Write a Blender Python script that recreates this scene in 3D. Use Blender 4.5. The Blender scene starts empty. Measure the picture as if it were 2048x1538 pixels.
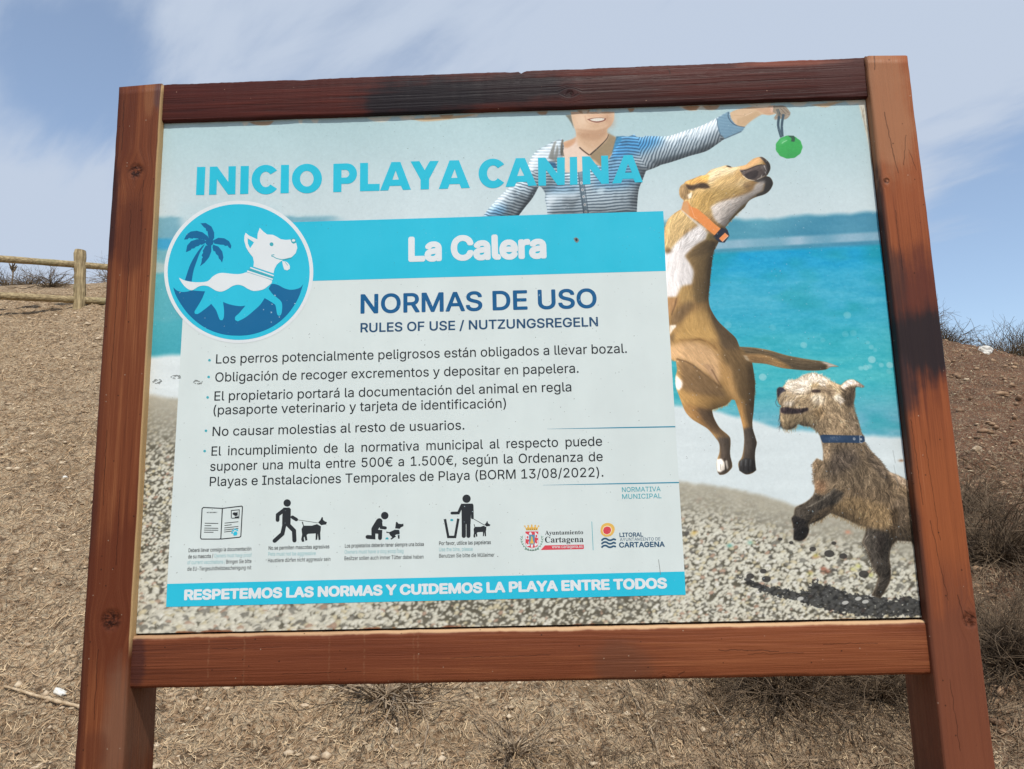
import bpy, math, random
import numpy as np
from mathutils import Vector, Matrix
from mathutils.geometry import tessellate_polygon

sc = bpy.context.scene
col = sc.collection
rng = np.random.default_rng(7)
random.seed(7)

# ------------------------------------------------------------------ camera
CAM = np.array([0.0271, -1.4256, 1.5])
FPX = 1524.8                                   # focal length in pixels of the 2048 px wide photo
FWD = np.array([-0.02466455, 0.98540795, 0.16841269])
RGT = np.array([0.9992882, 0.02911223, -0.02399123])
DWN = np.array([-0.02854402, 0.16770108, -0.98542457])
cd = bpy.data.cameras.new('camera')
cd.sensor_width = 36.0
cd.lens = FPX / 2048 * 36
cd.clip_start = 0.05
cd.clip_end = 3000
cam = bpy.data.objects.new('camera', cd)
col.objects.link(cam)
M = Matrix.Identity(4)
for i in range(3):
    M[i][0], M[i][1], M[i][2], M[i][3] = RGT[i], -DWN[i], -FWD[i], CAM[i]
cam.matrix_world = M
sc.camera = cam

# ------------------------------------------------------------------ light
sc.view_settings.view_transform = 'Standard'
sc.view_settings.look = 'None'
sc.view_settings.exposure = 0.45
sc.view_settings.gamma = 1.0
sc.view_settings.use_curve_mapping = False
SUN = Vector((0.19, -0.70, 1.0)).normalized()   # towards the sun
sd = bpy.data.lights.new('sun', 'SUN')
sd.energy = 2.9
sd.angle = math.radians(0.6)
sd.color = (1.0, 0.95, 0.87)
so = bpy.data.objects.new('sun', sd)
col.objects.link(so)
so.rotation_euler = (-SUN).to_track_quat('-Z', 'Y').to_euler()
so.location = (2, -4, 8)

w = bpy.data.worlds.new('World')
sc.world = w
w.use_nodes = True
nt = w.node_tree
nt.nodes.clear()


class G:
    """tiny helper for building node trees"""
    def __init__(s, tree):
        s.t = tree

    def n(s, kind, **kw):
        nd = s.t.nodes.new(kind)
        for k, v in kw.items():
            setattr(nd, k, v)
        return nd

    def put(s, sock, v):
        if hasattr(v, 'is_output'):
            s.t.links.new(v, sock)
        elif v is not None:
            sock.default_value = v

    def m(s, op, a, b=None, c=None, clamp=False):
        nd = s.n('ShaderNodeMath', operation=op, use_clamp=clamp)
        s.put(nd.inputs[0], a); s.put(nd.inputs[1], b); s.put(nd.inputs[2], c)
        return nd.outputs[0]

    def v(s, op, a, b=None, scale=None):
        nd = s.n('ShaderNodeVectorMath', operation=op)
        s.put(nd.inputs[0], a); s.put(nd.inputs[1], b)
        if scale is not None:
            s.put(nd.inputs['Scale'], scale)
        return nd.outputs['Value'] if op in ('LENGTH', 'DISTANCE', 'DOT_PRODUCT') else nd.outputs[0]

    def mix(s, f, a, b, mode='MIX'):
        nd = s.n('ShaderNodeMix', data_type='RGBA', blend_type=mode)
        s.put(nd.inputs[0], f); s.put(nd.inputs[6], a); s.put(nd.inputs[7], b)
        return nd.outputs[2]

    def ramp(s, x, lo, hi, a=0.0, b=1.0):
        nd = s.n('ShaderNodeMapRange', interpolation_type='SMOOTHSTEP')
        s.put(nd.inputs[0], x); s.put(nd.inputs[1], lo); s.put(nd.inputs[2], hi)
        s.put(nd.inputs[3], a); s.put(nd.inputs[4], b)
        return nd.outputs[0]

    def noise(s, vec, scale, detail=4, rough=0.55, dist=0.0, col=False):
        nd = s.n('ShaderNodeTexNoise')
        s.put(nd.inputs['Vector'], vec)
        nd.inputs['Scale'].default_value = scale
        nd.inputs['Detail'].default_value = detail
        nd.inputs['Roughness'].default_value = rough
        nd.inputs['Distortion'].default_value = dist
        return nd.outputs['Color' if col else 'Fac']

    def vor(s, vec, scale, out='Distance', feature='F1'):
        nd = s.n('ShaderNodeTexVoronoi', feature=feature)
        s.put(nd.inputs['Vector'], vec)
        nd.inputs['Scale'].default_value = scale
        return nd.outputs[out]

    def xyz(s, v):
        nd = s.n('ShaderNodeSeparateXYZ'); s.put(nd.inputs[0], v)
        return nd.outputs

    def vec(s, x, y, z):
        nd = s.n('ShaderNodeCombineXYZ')
        s.put(nd.inputs[0], x); s.put(nd.inputs[1], y); s.put(nd.inputs[2], z)
        return nd.outputs[0]


def lin(c):
    c = np.asarray(c, float) / 255.0
    return np.where(c <= 0.04045, c / 12.92, ((c + 0.055) / 1.055) ** 2.4)


def ray(px, py):
    d = FWD + (px - 1024) / FPX * RGT + (py - 769) / FPX * DWN
    return d / np.linalg.norm(d)


g = G(nt)
sky = g.n('ShaderNodeTexSky', sky_type='NISHITA', sun_disc=False)
sky.sun_elevation = math.asin(SUN.z)
sky.sun_rotation = math.atan2(SUN.x, SUN.y)
sky.altitude = 20
sky.air_density = 1.0
sky.dust_density = 0.6
sky.ozone_density = 2.0
tc = g.n('ShaderNodeTexCoord')
d = tc.outputs['Generated']
sx, sy, sz = g.xyz(d)
den = g.m('ADD', g.m('MAXIMUM', sz, 0.0), 0.22)
px_, py_ = g.m('DIVIDE', sx, den), g.m('DIVIDE', sy, den)
# a sheet of cirrus: streaks drawn out along one wind direction
al, be = math.cos(math.radians(-38)), math.sin(math.radians(-38))
u_ = g.m('ADD', g.m('MULTIPLY', px_, al), g.m('MULTIPLY', py_, be))
v_ = g.m('SUBTRACT', g.m('MULTIPLY', py_, al), g.m('MULTIPLY', px_, be))
n1 = g.noise(g.vec(g.m('MULTIPLY', u_, 0.9), g.m('MULTIPLY', v_, 2.0), 1.7), 1.6, 7, 0.55, 0.9)
n2 = g.noise(g.vec(g.m('MULTIPLY', u_, 1.1), g.m('MULTIPLY', v_, 3.2), 4.2), 3.2, 6, 0.55, 0.4)
cov = g.m('ADD', g.m('MULTIPLY', n1, 0.62), g.m('MULTIPLY', n2, 0.38))
for (a, b, r, amt) in [(160, 235, 0.085, 0.22), (215, 110, 0.075, 0.16), (20, 110, 0.10, 0.10),
                       (1990, 500, 0.15, 0.22), (1960, 640, 0.10, 0.10), (2400, 300, 0.2, 0.15), (700, 120, 0.10, 0.08)]:
    dist = g.v('DISTANCE', d, tuple(ray(a, b)))
    cov = g.m('SUBTRACT', cov, g.ramp(dist, 0.0, r * 1.7, amt, 0.0))
for (a, b, r, amt) in [(1500, 40, 0.28, 0.16), (60, 420, 0.14, 0.14), (500, 60, 0.15, 0.08), (1950, 60, 0.2, 0.12)]:
    dist = g.v('DISTANCE', d, tuple(ray(a, b)))
    cov = g.m('ADD', cov, g.ramp(dist, 0.0, r * 1.7, amt, 0.0))
fac = g.ramp(cov, 0.30, 0.61, 0.20, 0.97)
cloud = (5.35, 6.15, 7.45, 1)
tint = g.mix(1.0, sky.outputs[0], (1.85, 1.80, 1.72, 1), 'MULTIPLY')
skyc = g.mix(fac, tint, cloud)
bg = g.n('ShaderNodeBackground')
g.put(bg.inputs['Color'], skyc)
bg.inputs['Strength'].default_value = 0.075
out = g.n('ShaderNodeOutputWorld')
nt.links.new(bg.outputs[0], out.inputs['Surface'])

# ------------------------------------------------------------------ helpers
KP = 0.95          # photo colour (linear) -> base colour for faces in the plane of the board


def C(r, gg, b, k=None):
    c = np.clip(lin((r, gg, b)) * (KP if k is None else k), 0, 0.88)
    return (float(c[0]), float(c[1]), float(c[2]), 1.0)


def mat(name):
    m = bpy.data.materials.new(name)
    m.use_nodes = True
    t = m.node_tree
    gg = G(t)
    b = t.nodes['Principled BSDF']
    return m, gg, b


def link(o, parent=None):
    col.objects.link(o)
    if parent is not None:
        o.parent = parent
    return o


def mesh_obj(name, verts, faces, mats, parent=None, smooth=False, midx=None):
    me = bpy.data.meshes.new(name)
    me.from_pydata([tuple(map(float, v)) for v in verts], [], [tuple(f) for f in faces])
    for m in (mats if isinstance(mats, (list, tuple)) else [mats]):
        me.materials.append(m)
    if midx is not None:
        me.polygons.foreach_set('material_index', np.asarray(midx, np.int32))
    if smooth:
        me.polygons.foreach_set('use_smooth', np.ones(len(me.polygons), bool))
    me.update()
    return link(bpy.data.objects.new(name, me), parent)


def fast_mesh(name, V, F, mats, parent=None, smooth=False):
    """V (n,3) array, F (m,4) or (m,3) array"""
    me = bpy.data.meshes.new(name)
    k = F.shape[1]
    me.vertices.add(len(V)); me.vertices.foreach_set('co', np.asarray(V, np.float32).ravel())
    me.loops.add(F.size); me.loops.foreach_set('vertex_index', np.asarray(F, np.int32).ravel())
    me.polygons.add(len(F)); me.polygons.foreach_set('loop_start', np.arange(0, F.size, k, dtype=np.int32))
    if smooth:
        me.polygons.foreach_set('use_smooth', np.ones(len(F), bool))
    me.materials.append(mats)
    me.update(calc_edges=True)
    me.validate()
    return link(bpy.data.objects.new(name, me), parent)


def empty(name, loc=(0, 0, 0)):
    o = bpy.data.objects.new(name, None)
    o.location = loc
    o.empty_display_size = 0.1
    return link(o)


def tag(o, label=None, cat=None, group=None, kind=None):
    for k, v in (('label', label), ('category', cat), ('group', group), ('kind', kind)):
        if v:
            o[k] = v
    return o


_lat = {}


def lat_noise(x, y, seed):
    """smooth value noise at float arrays x, y"""
    if seed not in _lat:
        _lat[seed] = np.random.default_rng(seed).random((256, 256))
    r = _lat[seed]
    xi, yi = np.floor(x).astype(int), np.floor(y).astype(int)
    fx, fy = x - xi, y - yi
    fx, fy = fx * fx * (3 - 2 * fx), fy * fy * (3 - 2 * fy)
    a, b = r[xi & 255, yi & 255], r[(xi + 1) & 255, yi & 255]
    c, e = r[xi & 255, (yi + 1) & 255], r[(xi + 1) & 255, (yi + 1) & 255]
    return (a * (1 - fx) + b * fx) * (1 - fy) + (c * (1 - fx) + e * fx) * fy


def fbm(x, y, seed, octv=4):
    s, a, t = 0, 1.0, 0
    for i in range(octv):
        s = s + a * lat_noise(x * 2 ** i + 17.3 * i, y * 2 ** i + 5.1 * i, seed + i)
        t += a; a *= 0.5
    return s / t - 0.5


def tubes(curves, radii, sides=3):
    """curves: list of (n,3) arrays; radii: list of (n,) arrays -> V, F (quads)"""
    VV, FF, base = [], [], 0
    ang = np.arange(sides) * 2 * np.pi / sides
    for P, R in zip(curves, radii):
        P = np.asarray(P, float); n = len(P)
        T = np.gradient(P, axis=0); T /= np.linalg.norm(T, axis=1, keepdims=True) + 1e-9
        ref = np.array([0.31, 0.17, 0.93]) if abs(T[0][2]) < 0.9 else np.array([1.0, 0.1, 0.0])
        A = np.cross(T, ref); A /= np.linalg.norm(A, axis=1, keepdims=True) + 1e-9
        B = np.cross(T, A)
        ring = P[:, None, :] + np.asarray(R)[:, None, None] * (A[:, None, :] * np.cos(ang)[None, :, None] + B[:, None, :] * np.sin(ang)[None, :, None])
        VV.append(ring.reshape(-1, 3))
        i = np.arange(n - 1)[:, None] * sides; j = np.arange(sides)[None, :]; j2 = (j + 1) % sides
        FF.append(np.stack([i + j, i + j2, i + sides + j2, i + sides + j], -1).reshape(-1, 4) + base)
        base += n * sides
    return np.concatenate(VV), np.concatenate(FF)

# ------------------------------------------------------------------ hillside
def smin(a, b, k):
    hh = np.clip(0.5 + 0.5 * (b - a) / k, 0, 1)
    return b * (1 - hh) + a * hh - k * hh * (1 - hh)


def base_h(x, y):
    x = np.asarray(x, float); y = np.asarray(y, float)
    t = (y - 0.25) / 0.22
    up = 0.22 * np.where(t > 30, t, np.log1p(np.exp(np.minimum(t, 30))))
    wl = np.clip((1.5 - x) / 4.0, 0, 1); wl = wl * wl * (3 - 2 * wl)
    bank = (0.47 + 0.075 * wl - 0.034 * np.clip(x - 4.8, 0, 6)) * up
    left = 4.9 + 0.27 * (np.minimum(y, 16) - 8.0) - 0.30 * np.maximum(y - 16, 0)
    right = 3.78 - 0.36 * (np.clip(x, -1, 9) - 5.8) - 0.06 * (y - 8)
    h = smin(bank, wl * left + (1 - wl) * right, 0.9)
    h = h - 0.015 * np.maximum(-y, 0)
    return -smin(-h, np.full_like(h, 3.0), 0.8)


def bump_h(x, y):
    near = np.exp(-np.maximum(np.hypot(x, y - 2) - 9, 0) / 6)
    lumps = 0.11 * fbm(x * 1.1, y * 1.1, 3, 3) + near * (0.055 * fbm(x * 4.5, y * 4.5, 11, 3) + 0.075 * fbm(x * 12, y * 12, 23, 2))
    return lumps


def hgt(x, y):
    x = np.asarray(x, float); y = np.asarray(y, float)
    return base_h(x, y) + bump_h(x, y)


def hit(px, py):
    d = ray(px, py)
    t = np.arange(0.8, 60, 0.02)
    P = CAM + t[:, None] * d
    below = P[:, 2] < hgt(P[:, 0], P[:, 1])
    i = int(np.argmax(below)) if below.any() else len(t) - 1
    return P[i], t[i]


def axis(lo, hi, step, far, gr=1.13):
    a = list(np.arange(lo, hi, step))
    s = step; v = a[-1]; up = []
    while v < far[1]:
        s = min(s * gr, 40); v += s; up.append(v)
    s = step; v = lo; dn = []
    while v > far[0]:
        s = min(s * gr, 40); v -= s; dn.append(v)
    return np.array(dn[::-1] + a + up)


ax_ = axis(-7.5, 7.5, 0.032, (-600, 600))
ay_ = axis(0.0, 9.5, 0.032, (-300, 900))
X, Y = np.meshgrid(ax_, ay_, indexing='ij')
Z = hgt(X, Y)
nx, ny = X.shape
idx = np.arange(nx * ny).reshape(nx, ny)
F = np.stack([idx[:-1, :-1], idx[1:, :-1], idx[1:, 1:], idx[:-1, 1:]], -1).reshape(-1, 4)

KG = 1.12   # photo colour -> base colour on the sunlit slope
m_soil, gg, b = mat('dry_soil')
geo = gg.n('ShaderNodeNewGeometry')
pos = geo.outputs['Position']
gx, gy, gz = gg.xyz(pos)
na = gg.noise(pos, 0.7, 4, 0.6)
nb = gg.noise(pos, 6.0, 6, 0.7)
nc = gg.noise(pos, 34.0, 5, 0.75)
soil = gg.mix(gg.ramp(nb, 0.32, 0.68), C(150, 120, 90, KG), C(193, 164, 131, KG))
soil = gg.mix(gg.ramp(nc, 0.46, 0.68), soil, C(204, 186, 156, KG))
soil = gg.mix(gg.ramp(nc, 0.47, 0.38, 0, 0.9), soil, C(62, 47, 34, KG))  # darker soil in the bump's low spots, standing in for shade in pits
ne = gg.noise(pos, 15.0, 3, 0.6, 0.6)
soil = gg.mix(gg.ramp(ne, 0.44, 0.34, 0, 0.8), soil, C(92, 72, 54, KG))  # broader hollows, their shade put into the colour as well
soil = gg.mix(gg.ramp(ne, 0.55, 0.66, 0, 0.5), soil, C(204, 184, 152, KG))
nd = gg.noise(pos, 80.0, 4, 0.7)
soil = gg.mix(gg.ramp(nd, 0.46, 0.34, 0, 0.6), soil, C(78, 60, 44, KG))  # finest pits, darkened by colour in the same way
soil = gg.mix(gg.ramp(nd, 0.56, 0.68, 0, 0.7), soil, C(206, 188, 160, KG))
red = gg.mix(gg.ramp(nb, 0.3, 0.7), C(92, 66, 51, KG), C(130, 96, 74, KG))
soil = gg.mix(gg.ramp(gg.noise(pos, 2.3, 4, 0.65), 0.52, 0.66, 0, 0.55), soil, C(126, 102, 76, KG))
red = gg.mix(gg.ramp(nc, 0.5, 0.75), red, C(160, 128, 104, KG))
rx_ = gg.m('ADD', gx, gg.m('MULTIPLY', gg.m('SUBTRACT', na, 0.5), 3.0))
soil = gg.mix(gg.ramp(rx_, 0.6, 2.8), soil, red)
cell = gg.vor(gg.v('ADD', pos, gg.v('SCALE', gg.noise(pos, 9, 3, col=True), None, 0.12)), 26.0, 'Distance', 'DISTANCE_TO_EDGE')
soil = gg.mix(gg.ramp(cell, 0.10, 0.0, 0.0, 0.55), soil, C(196, 176, 146, KG))
gg.put(b.inputs['Base Color'], soil)
b.inputs['Roughness'].default_value = 0.95
b.inputs['Specular IOR Level'].default_value = 0.15
bp = gg.n('ShaderNodeBump'); bp.inputs['Strength'].default_value = 1.0; bp.inputs['Distance'].default_value = 0.045
hh = gg.m('ADD', gg.m('ADD', gg.m('MULTIPLY', nc, 0.8), gg.m('ADD', gg.m('MULTIPLY', ne, 0.9), gg.m('MULTIPLY', nd, 0.4))), gg.m('ADD', gg.m('MULTIPLY', nb, 0.7), gg.ramp(cell, 0.12, 0.0, 0, 0.35)))
gg.put(bp.inputs['Height'], hh)
gg.put(b.inputs['Normal'], bp.outputs[0])
ter = fast_mesh('hillside', np.stack([X, Y, Z], -1).reshape(-1, 3), F, m_soil, smooth=True)
tag(ter, 'steep dry earth bank rising behind the sign', 'hillside', kind='structure')


def simple_mat(name, c, rough=0.9, c2=None, scale=8.0, bump=0.0, spec=0.2):
    m, q, b = mat(name)
    if c2 is not None:
        gp = q.n('ShaderNodeNewGeometry').outputs['Position']
        ns = q.noise(gp, scale, 5, 0.65)
        q.put(b.inputs['Base Color'], q.mix(q.ramp(ns, 0.34, 0.66), c, c2))
        if bump:
            bb = q.n('ShaderNodeBump'); bb.inputs['Strength'].default_value = bump; bb.inputs['Distance'].default_value = 0.01
            q.put(bb.inputs['Height'], ns); q.put(b.inputs['Normal'], bb.outputs[0])
    else:
        b.inputs['Base Color'].default_value = c
    b.inputs['Roughness'].default_value = rough
    b.inputs['Specular IOR Level'].default_value = spec
    return m


m_straw = simple_mat('dry_straw', C(214, 190, 154, 1), 0.9, C(152, 124, 95, 1), 14)
m_straw2 = simple_mat('grey_straw', C(150, 130, 106, 1), 0.9, C(92, 76, 60, 1), 9)
m_pebble = simple_mat('pebble', C(196, 178, 150, 1), 0.85, C(136, 112, 88, 1), 7)
m_white = simple_mat('white_stone', C(232, 232, 226, 1), 0.7, C(188, 182, 168, 1), 18, 0.4)
m_pale = simple_mat('pale_stone', C(205, 188, 162, 1), 0.85, C(150, 128, 104, 1), 16, 0.6)
m_brownst = simple_mat('brown_stone', C(168, 140, 112, 1), 0.9, C(112, 88, 70, 1), 14, 0.6)
m_twig = simple_mat('grey_twig', C(176, 158, 134, 1), 0.9, C(104, 88, 72, 1), 11)
m_twigd = simple_mat('dark_twig', C(126, 108, 88, 1), 0.9, C(68, 57, 46, 1), 8)
m_stick = simple_mat('bleached_stick', C(196, 176, 148, 1), 0.8, C(150, 128, 100, 1), 30, 0.3)
m_far = simple_mat('hill_shrub', C(122, 106, 86, 1), 0.95, C(78, 68, 54, 1), 3)


def polar(n, r0, r1, a0, a1, p=1.0):
    """points of the slope, denser close to the path"""
    u = rng.random(n)
    r = r0 * (r1 / r0) ** (u ** p)
    a = np.radians(a0 + (a1 - a0) * rng.random(n))
    return np.sin(a) * r, CAM[1] + np.cos(a) * r, r


def blades(n, r0, r1, a0, a1, lmin, lmax, wid, lift, keep=None):
    """flat curved straws lying on the ground, returned as V, F"""
    x, y, r = polar(n, r0, r1, a0, a1)
    ok = y > 0.35
    if keep is not None:
        ok &= keep(x, y)
    x, y, r = x[ok], y[ok], r[ok]
    n = len(x); k = 4
    th = rng.random(n) * 2 * np.pi
    bend = rng.normal(0, 1.7, n)
    L = (lmin + (lmax - lmin) * rng.random(n) ** 2) * (0.75 + 0.1 * r)
    W = wid * (0.6 + 0.8 * rng.random(n)) * (0.55 + 0.17 * r)
    lf = lift * rng.random(n) ** 2 * (0.6 + 0.15 * r)
    P = np.zeros((n, k, 3)); cx, cy = x.copy(), y.copy()
    for i in range(k):
        P[:, i, 0], P[:, i, 1] = cx, cy
        P[:, i, 2] = hgt(cx, cy) + 0.004 + lf * (i / (k - 1)) + 0.006 * rng.random(n)
        cx = cx + np.cos(th) * L / (k - 1); cy = cy + np.sin(th) * L / (k - 1); th = th + bend / (k - 1)
    T = P[:, -1] - P[:, 0]; T /= np.linalg.norm(T, axis=1, keepdims=True) + 1e-9
    up = rng.normal(0, 1, (n, 3)); up[:, 2] = np.abs(up[:, 2]) + 0.6
    S = np.cross(T, up); S /= np.linalg.norm(S, axis=1, keepdims=True) + 1e-9
    taper = np.array([0.9, 1.0, 0.85, 0.3])
    off = S[:, None, :] * (W[:, None] * taper[None, :] * 0.5)[:, :, None]
    V = np.stack([P - off, P + off], 2).reshape(-1, 3)
    i0 = (np.arange(n)[:, None] * k + np.arange(k - 1)[None, :]) * 2
    F = np.stack([i0, i0 + 1, i0 + 3, i0 + 2], -1).reshape(-1, 4)
    return V, F


V, F = blades(120000, 1.9, 14, -42, 42, 0.02, 0.06, 0.0019, 0.012, lambda x, y: rng.random(len(x)) < np.clip(1.15 - 0.30 * np.maximum(x, 0) - 1.3 * np.clip(fbm(x * 1.6, y * 1.6, 60, 3) * 2.8, 0, 1), 0.06, 1))
tag(fast_mesh('straw_litter', V, F, m_straw), 'short pale dry straw strewn all over the slope', 'dry grass', kind='stuff')
V, F = blades(36000, 1.9, 14, -6, 44, 0.04, 0.2, 0.0026, 0.08, lambda x, y: ((x + 0.9 * fbm(x, y, 5, 2)) > 0.2) & (y < 4.6 + 1.5 * fbm(x, y, 6, 2)))
tag(fast_mesh('matted_grass', V, F, m_straw2), 'grey brown matted dead grass on the right of the slope', 'dead grass', kind='stuff')


def rocks(n, r0, r1, a0, a1, smin_, smax_, keep=None):
    x, y, r = polar(n, r0, r1, a0, a1)
    ok = y > 0.35
    if keep is not None:
        ok &= keep(x, y)
    x, y, r = x[ok], y[ok], r[ok]; n = len(x)
    oct_ = np.array([[1, 0, 0], [0, 1, 0], [-1, 0, 0], [0, -1, 0], [0, 0, 1], [0, 0, -1.],
                     [.6, .6, .5], [-.6, .6, .5], [-.6, -.6, .5], [.6, -.6, .5]])
    fc = np.array([[0, 6, 9], [1, 7, 6], [2, 8, 7], [3, 9, 8], [6, 7, 4], [7, 8, 4], [8, 9, 4], [9, 6, 4],
                   [0, 1, 6], [1, 2, 7], [2, 3, 8], [3, 0, 9], [1, 0, 5], [2, 1, 5], [3, 2, 5], [0, 3, 5]])
    s = (smin_ + (smax_ - smin_) * rng.random(n) ** 3) * (0.6 + 0.12 * r)
    V = oct_[None] * (1 + rng.normal(0, 0.16, (n, 10, 1))) * (s[:, None] * (0.6 + 0.8 * rng.random((n, 3))))[:, None, :]
    a = rng.random(n) * 6.28; c_, s_ = np.cos(a)[:, None], np.sin(a)[:, None]
    V = np.stack([V[:, :, 0] * c_ - V[:, :, 1] * s_, V[:, :, 0] * s_ + V[:, :, 1] * c_, V[:, :, 2] * 0.7], -1)
    V += np.stack([x, y, hgt(x, y) + 0.15 * s], -1)[:, None, :]
    F = (fc[None] + (np.arange(n) * 10)[:, None, None]).reshape(-1, 3)
    return V.reshape(-1, 3), F


V, F = rocks(16000, 1.9, 13, -42, 42, 0.003, 0.012)
tag(fast_mesh('small_pebbles', V, F, m_pebble), 'small crumbs of pale stone and clods in the soil', 'pebbles', kind='stuff')
V, F = rocks(2600, 3.5, 13, 8, 44, 0.006, 0.03, lambda x, y: x > 1.5)
tag(fast_mesh('earth_clods', V, F, m_brownst), 'reddish clods and stone chips on the right slope', 'clods', kind='stuff')


V, F = rocks(3800, 1.9, 12, -42, 20, 0.005, 0.02)
tag(fast_mesh('pale_gravel', V, F, m_pale), 'scattered pale chips of stone, coarser than the soil', 'gravel', kind='stuff')


# single stones one can point at
def stone(px, py, size, m, label, seed, flat=0.6, name='stone', lean=0.0, cat='stone'):
    P, t = hit(px, py)
    r = np.random.default_rng(seed)
    s = size / FPX * t / 2
    nu, nv = 14, 9
    V = []; 
    for j in range(nv + 1):
        ph = math.pi * j / nv
        for i in range(nu):
            a = 2 * math.pi * i / nu
            V.append([math.sin(ph) * math.cos(a), math.sin(ph) * math.sin(a), math.cos(ph)])
    V = np.array(V)
    dirs = r.normal(0, 1, (16, 3)); dirs /= np.linalg.norm(dirs, axis=1, keepdims=True)
    rad = np.ones(len(V))
    for dd in dirs:                       # chip flat facets off a ball
        dp = V @ dd
        rad = np.where(dp > 0.45, np.minimum(rad, (0.62 + 0.2 * r.random()) / np.maximum(dp, .01)), rad)
    V = V * rad[:, None] * (1 + r.normal(0, 0.035, (len(V), 1))) * np.array([1.15, 0.85, flat])
    a = r.random() * 3
    V = V @ np.array([[math.cos(lean), 0, -math.sin(lean)], [0, 1, 0], [math.sin(lean), 0, math.cos(lean)]])
    V = V * s + np.array([P[0], P[1], P[2] + 0.22 * s * flat])
    F = [[j * nu + i, j * nu + (i + 1) % nu, (j + 1) * nu + (i + 1) % nu, (j + 1) * nu + i] for j in range(nv) for i in range(nu)]
    o = mesh_obj(name, V, F, m, smooth=False)
    o.data.validate()
    return tag(o, label, cat, 'stones lying on the slope')


stone(120, 1386, 27, m_white, 'flat white stone lying just above the bleached stick', 1, 0.42, lean=0.4)
stone(610, 1414, 19, m_pale, 'pale round stone below the bottom rail near the left leg', 2, 0.8)
stone(326, 1420, 13, m_white, 'small whitish stone just right of the left leg', 3, 0.7)
stone(358, 1516, 15, m_pale, 'pale stone at the bottom edge beside the left leg', 4, 0.7)
stone(62, 870, 12, m_pale, 'small pale stone halfway up the left bank', 5, 0.6)
stone(130, 955, 9, m_white, 'little white stone on the left bank nearest the left leg', 6, 0.7)
stone(1952, 902, 19, m_pale, 'pale lump of rock casting a dark shadow right of the sign', 7, 0.8)
stone(1978, 846, 15, m_brownst, 'flat slanted stone chip above the pale lump of rock', 8, 0.35, lean=0.3)
stone(1958, 964, 20, m_brownst, 'brown slab of stone below the pale lump of rock', 9, 0.4)
stone(1934, 760, 10, m_pale, 'small light stone high on the right slope', 10, 0.6)
stone(1972, 706, 27, m_white, 'jagged white boulder on the crest of the right slope', 11, 0.8, name='boulder', cat='boulder')


# a bleached stick
pts = []
for (a, c) in [(8, 1386), (42, 1391), (80, 1404), (115, 1416), (152, 1426), (190, 1436)]:
    P, t = hit(a, c)
    pts.append(P + [0, 0, 0.018 + 0.004 * math.sin(a)])
pts = np.array(pts)
tt = np.linspace(0, 5, 26)
cur = np.stack([np.interp(tt, range(6), pts[:, i]) for i in range(3)], -1)
cur[:, 2] = np.maximum(np.convolve(np.pad(cur[:, 2], 2, 'edge'), np.ones(5) / 5, 'valid') + 0.004, hgt(cur[:, 0], cur[:, 1]) + 0.006)
V, F = tubes([cur], [np.linspace(0.0048, 0.0085, 26) * (1 + 0.12 * rng.normal(0, 1, 26))], 8)
st = fast_mesh('stick', V, F, m_stick, smooth=True)
tag(st, 'bleached crooked stick lying on the earth left of the sign', 'stick')


# dry bushes: tangles of bare twigs
def twig_curves(base, n, rad, height, seed, spread=1.0, seg=8, flat=0.0, wig=0.28):
    r = np.random.default_rng(seed)
    cs, rs = [], []
    for i in range(n):
        a = r.random() * 6.283
        p = np.array(base) + np.array([math.cos(a), math.sin(a), 0]) * rad * 0.12 * r.random()
        el = math.radians(8 + 78 * r.random() * (1 - flat))
        dirv = np.array([math.cos(a) * math.cos(el) * spread, math.sin(a) * math.cos(el) * spread, math.sin(el)])
        L = (0.45 + 0.65 * r.random()) * (rad * math.cos(el) + height * math.sin(el))
        P = [p.copy()]
        for k in range(seg):
            dirv = dirv + r.normal(0, wig, 3) * np.array([1, 1, 0.8]); dirv[2] -= 0.05
            dirv /= np.linalg.norm(dirv)
            p = p + dirv * L / seg
            gz_ = float(hgt(p[0], p[1])) + 0.006
            if p[2] < gz_:
                p[2] = gz_; dirv[2] = abs(dirv[2]) * 0.4
            P.append(p.copy())
        R0 = 0.0016 + 0.0024 * r.random() ** 2
        cs.append(np.array(P)); rs.append(np.linspace(R0, R0 * 0.3, seg + 1))
        for bnum in range(r.integers(1, 4)):          # side shoots
            k = r.integers(2, seg - 1)
            q = P[k].copy(); dv = (P[k + 1] - P[k]); dv = dv / np.linalg.norm(dv) + r.normal(0, 0.55, 3); Q = [q.copy()]
            for s_ in range(4):
                dv = dv + r.normal(0, 0.25, 3); dv /= np.linalg.norm(dv)
                q = q + dv * L / seg * 0.8
                q[2] = max(q[2], float(hgt(q[0], q[1])) + 0.005)
                Q.append(q.copy())
            cs.append(np.array(Q)); rs.append(np.linspace(R0 * 0.55, R0 * 0.2, 5))
    return cs, rs


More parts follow.
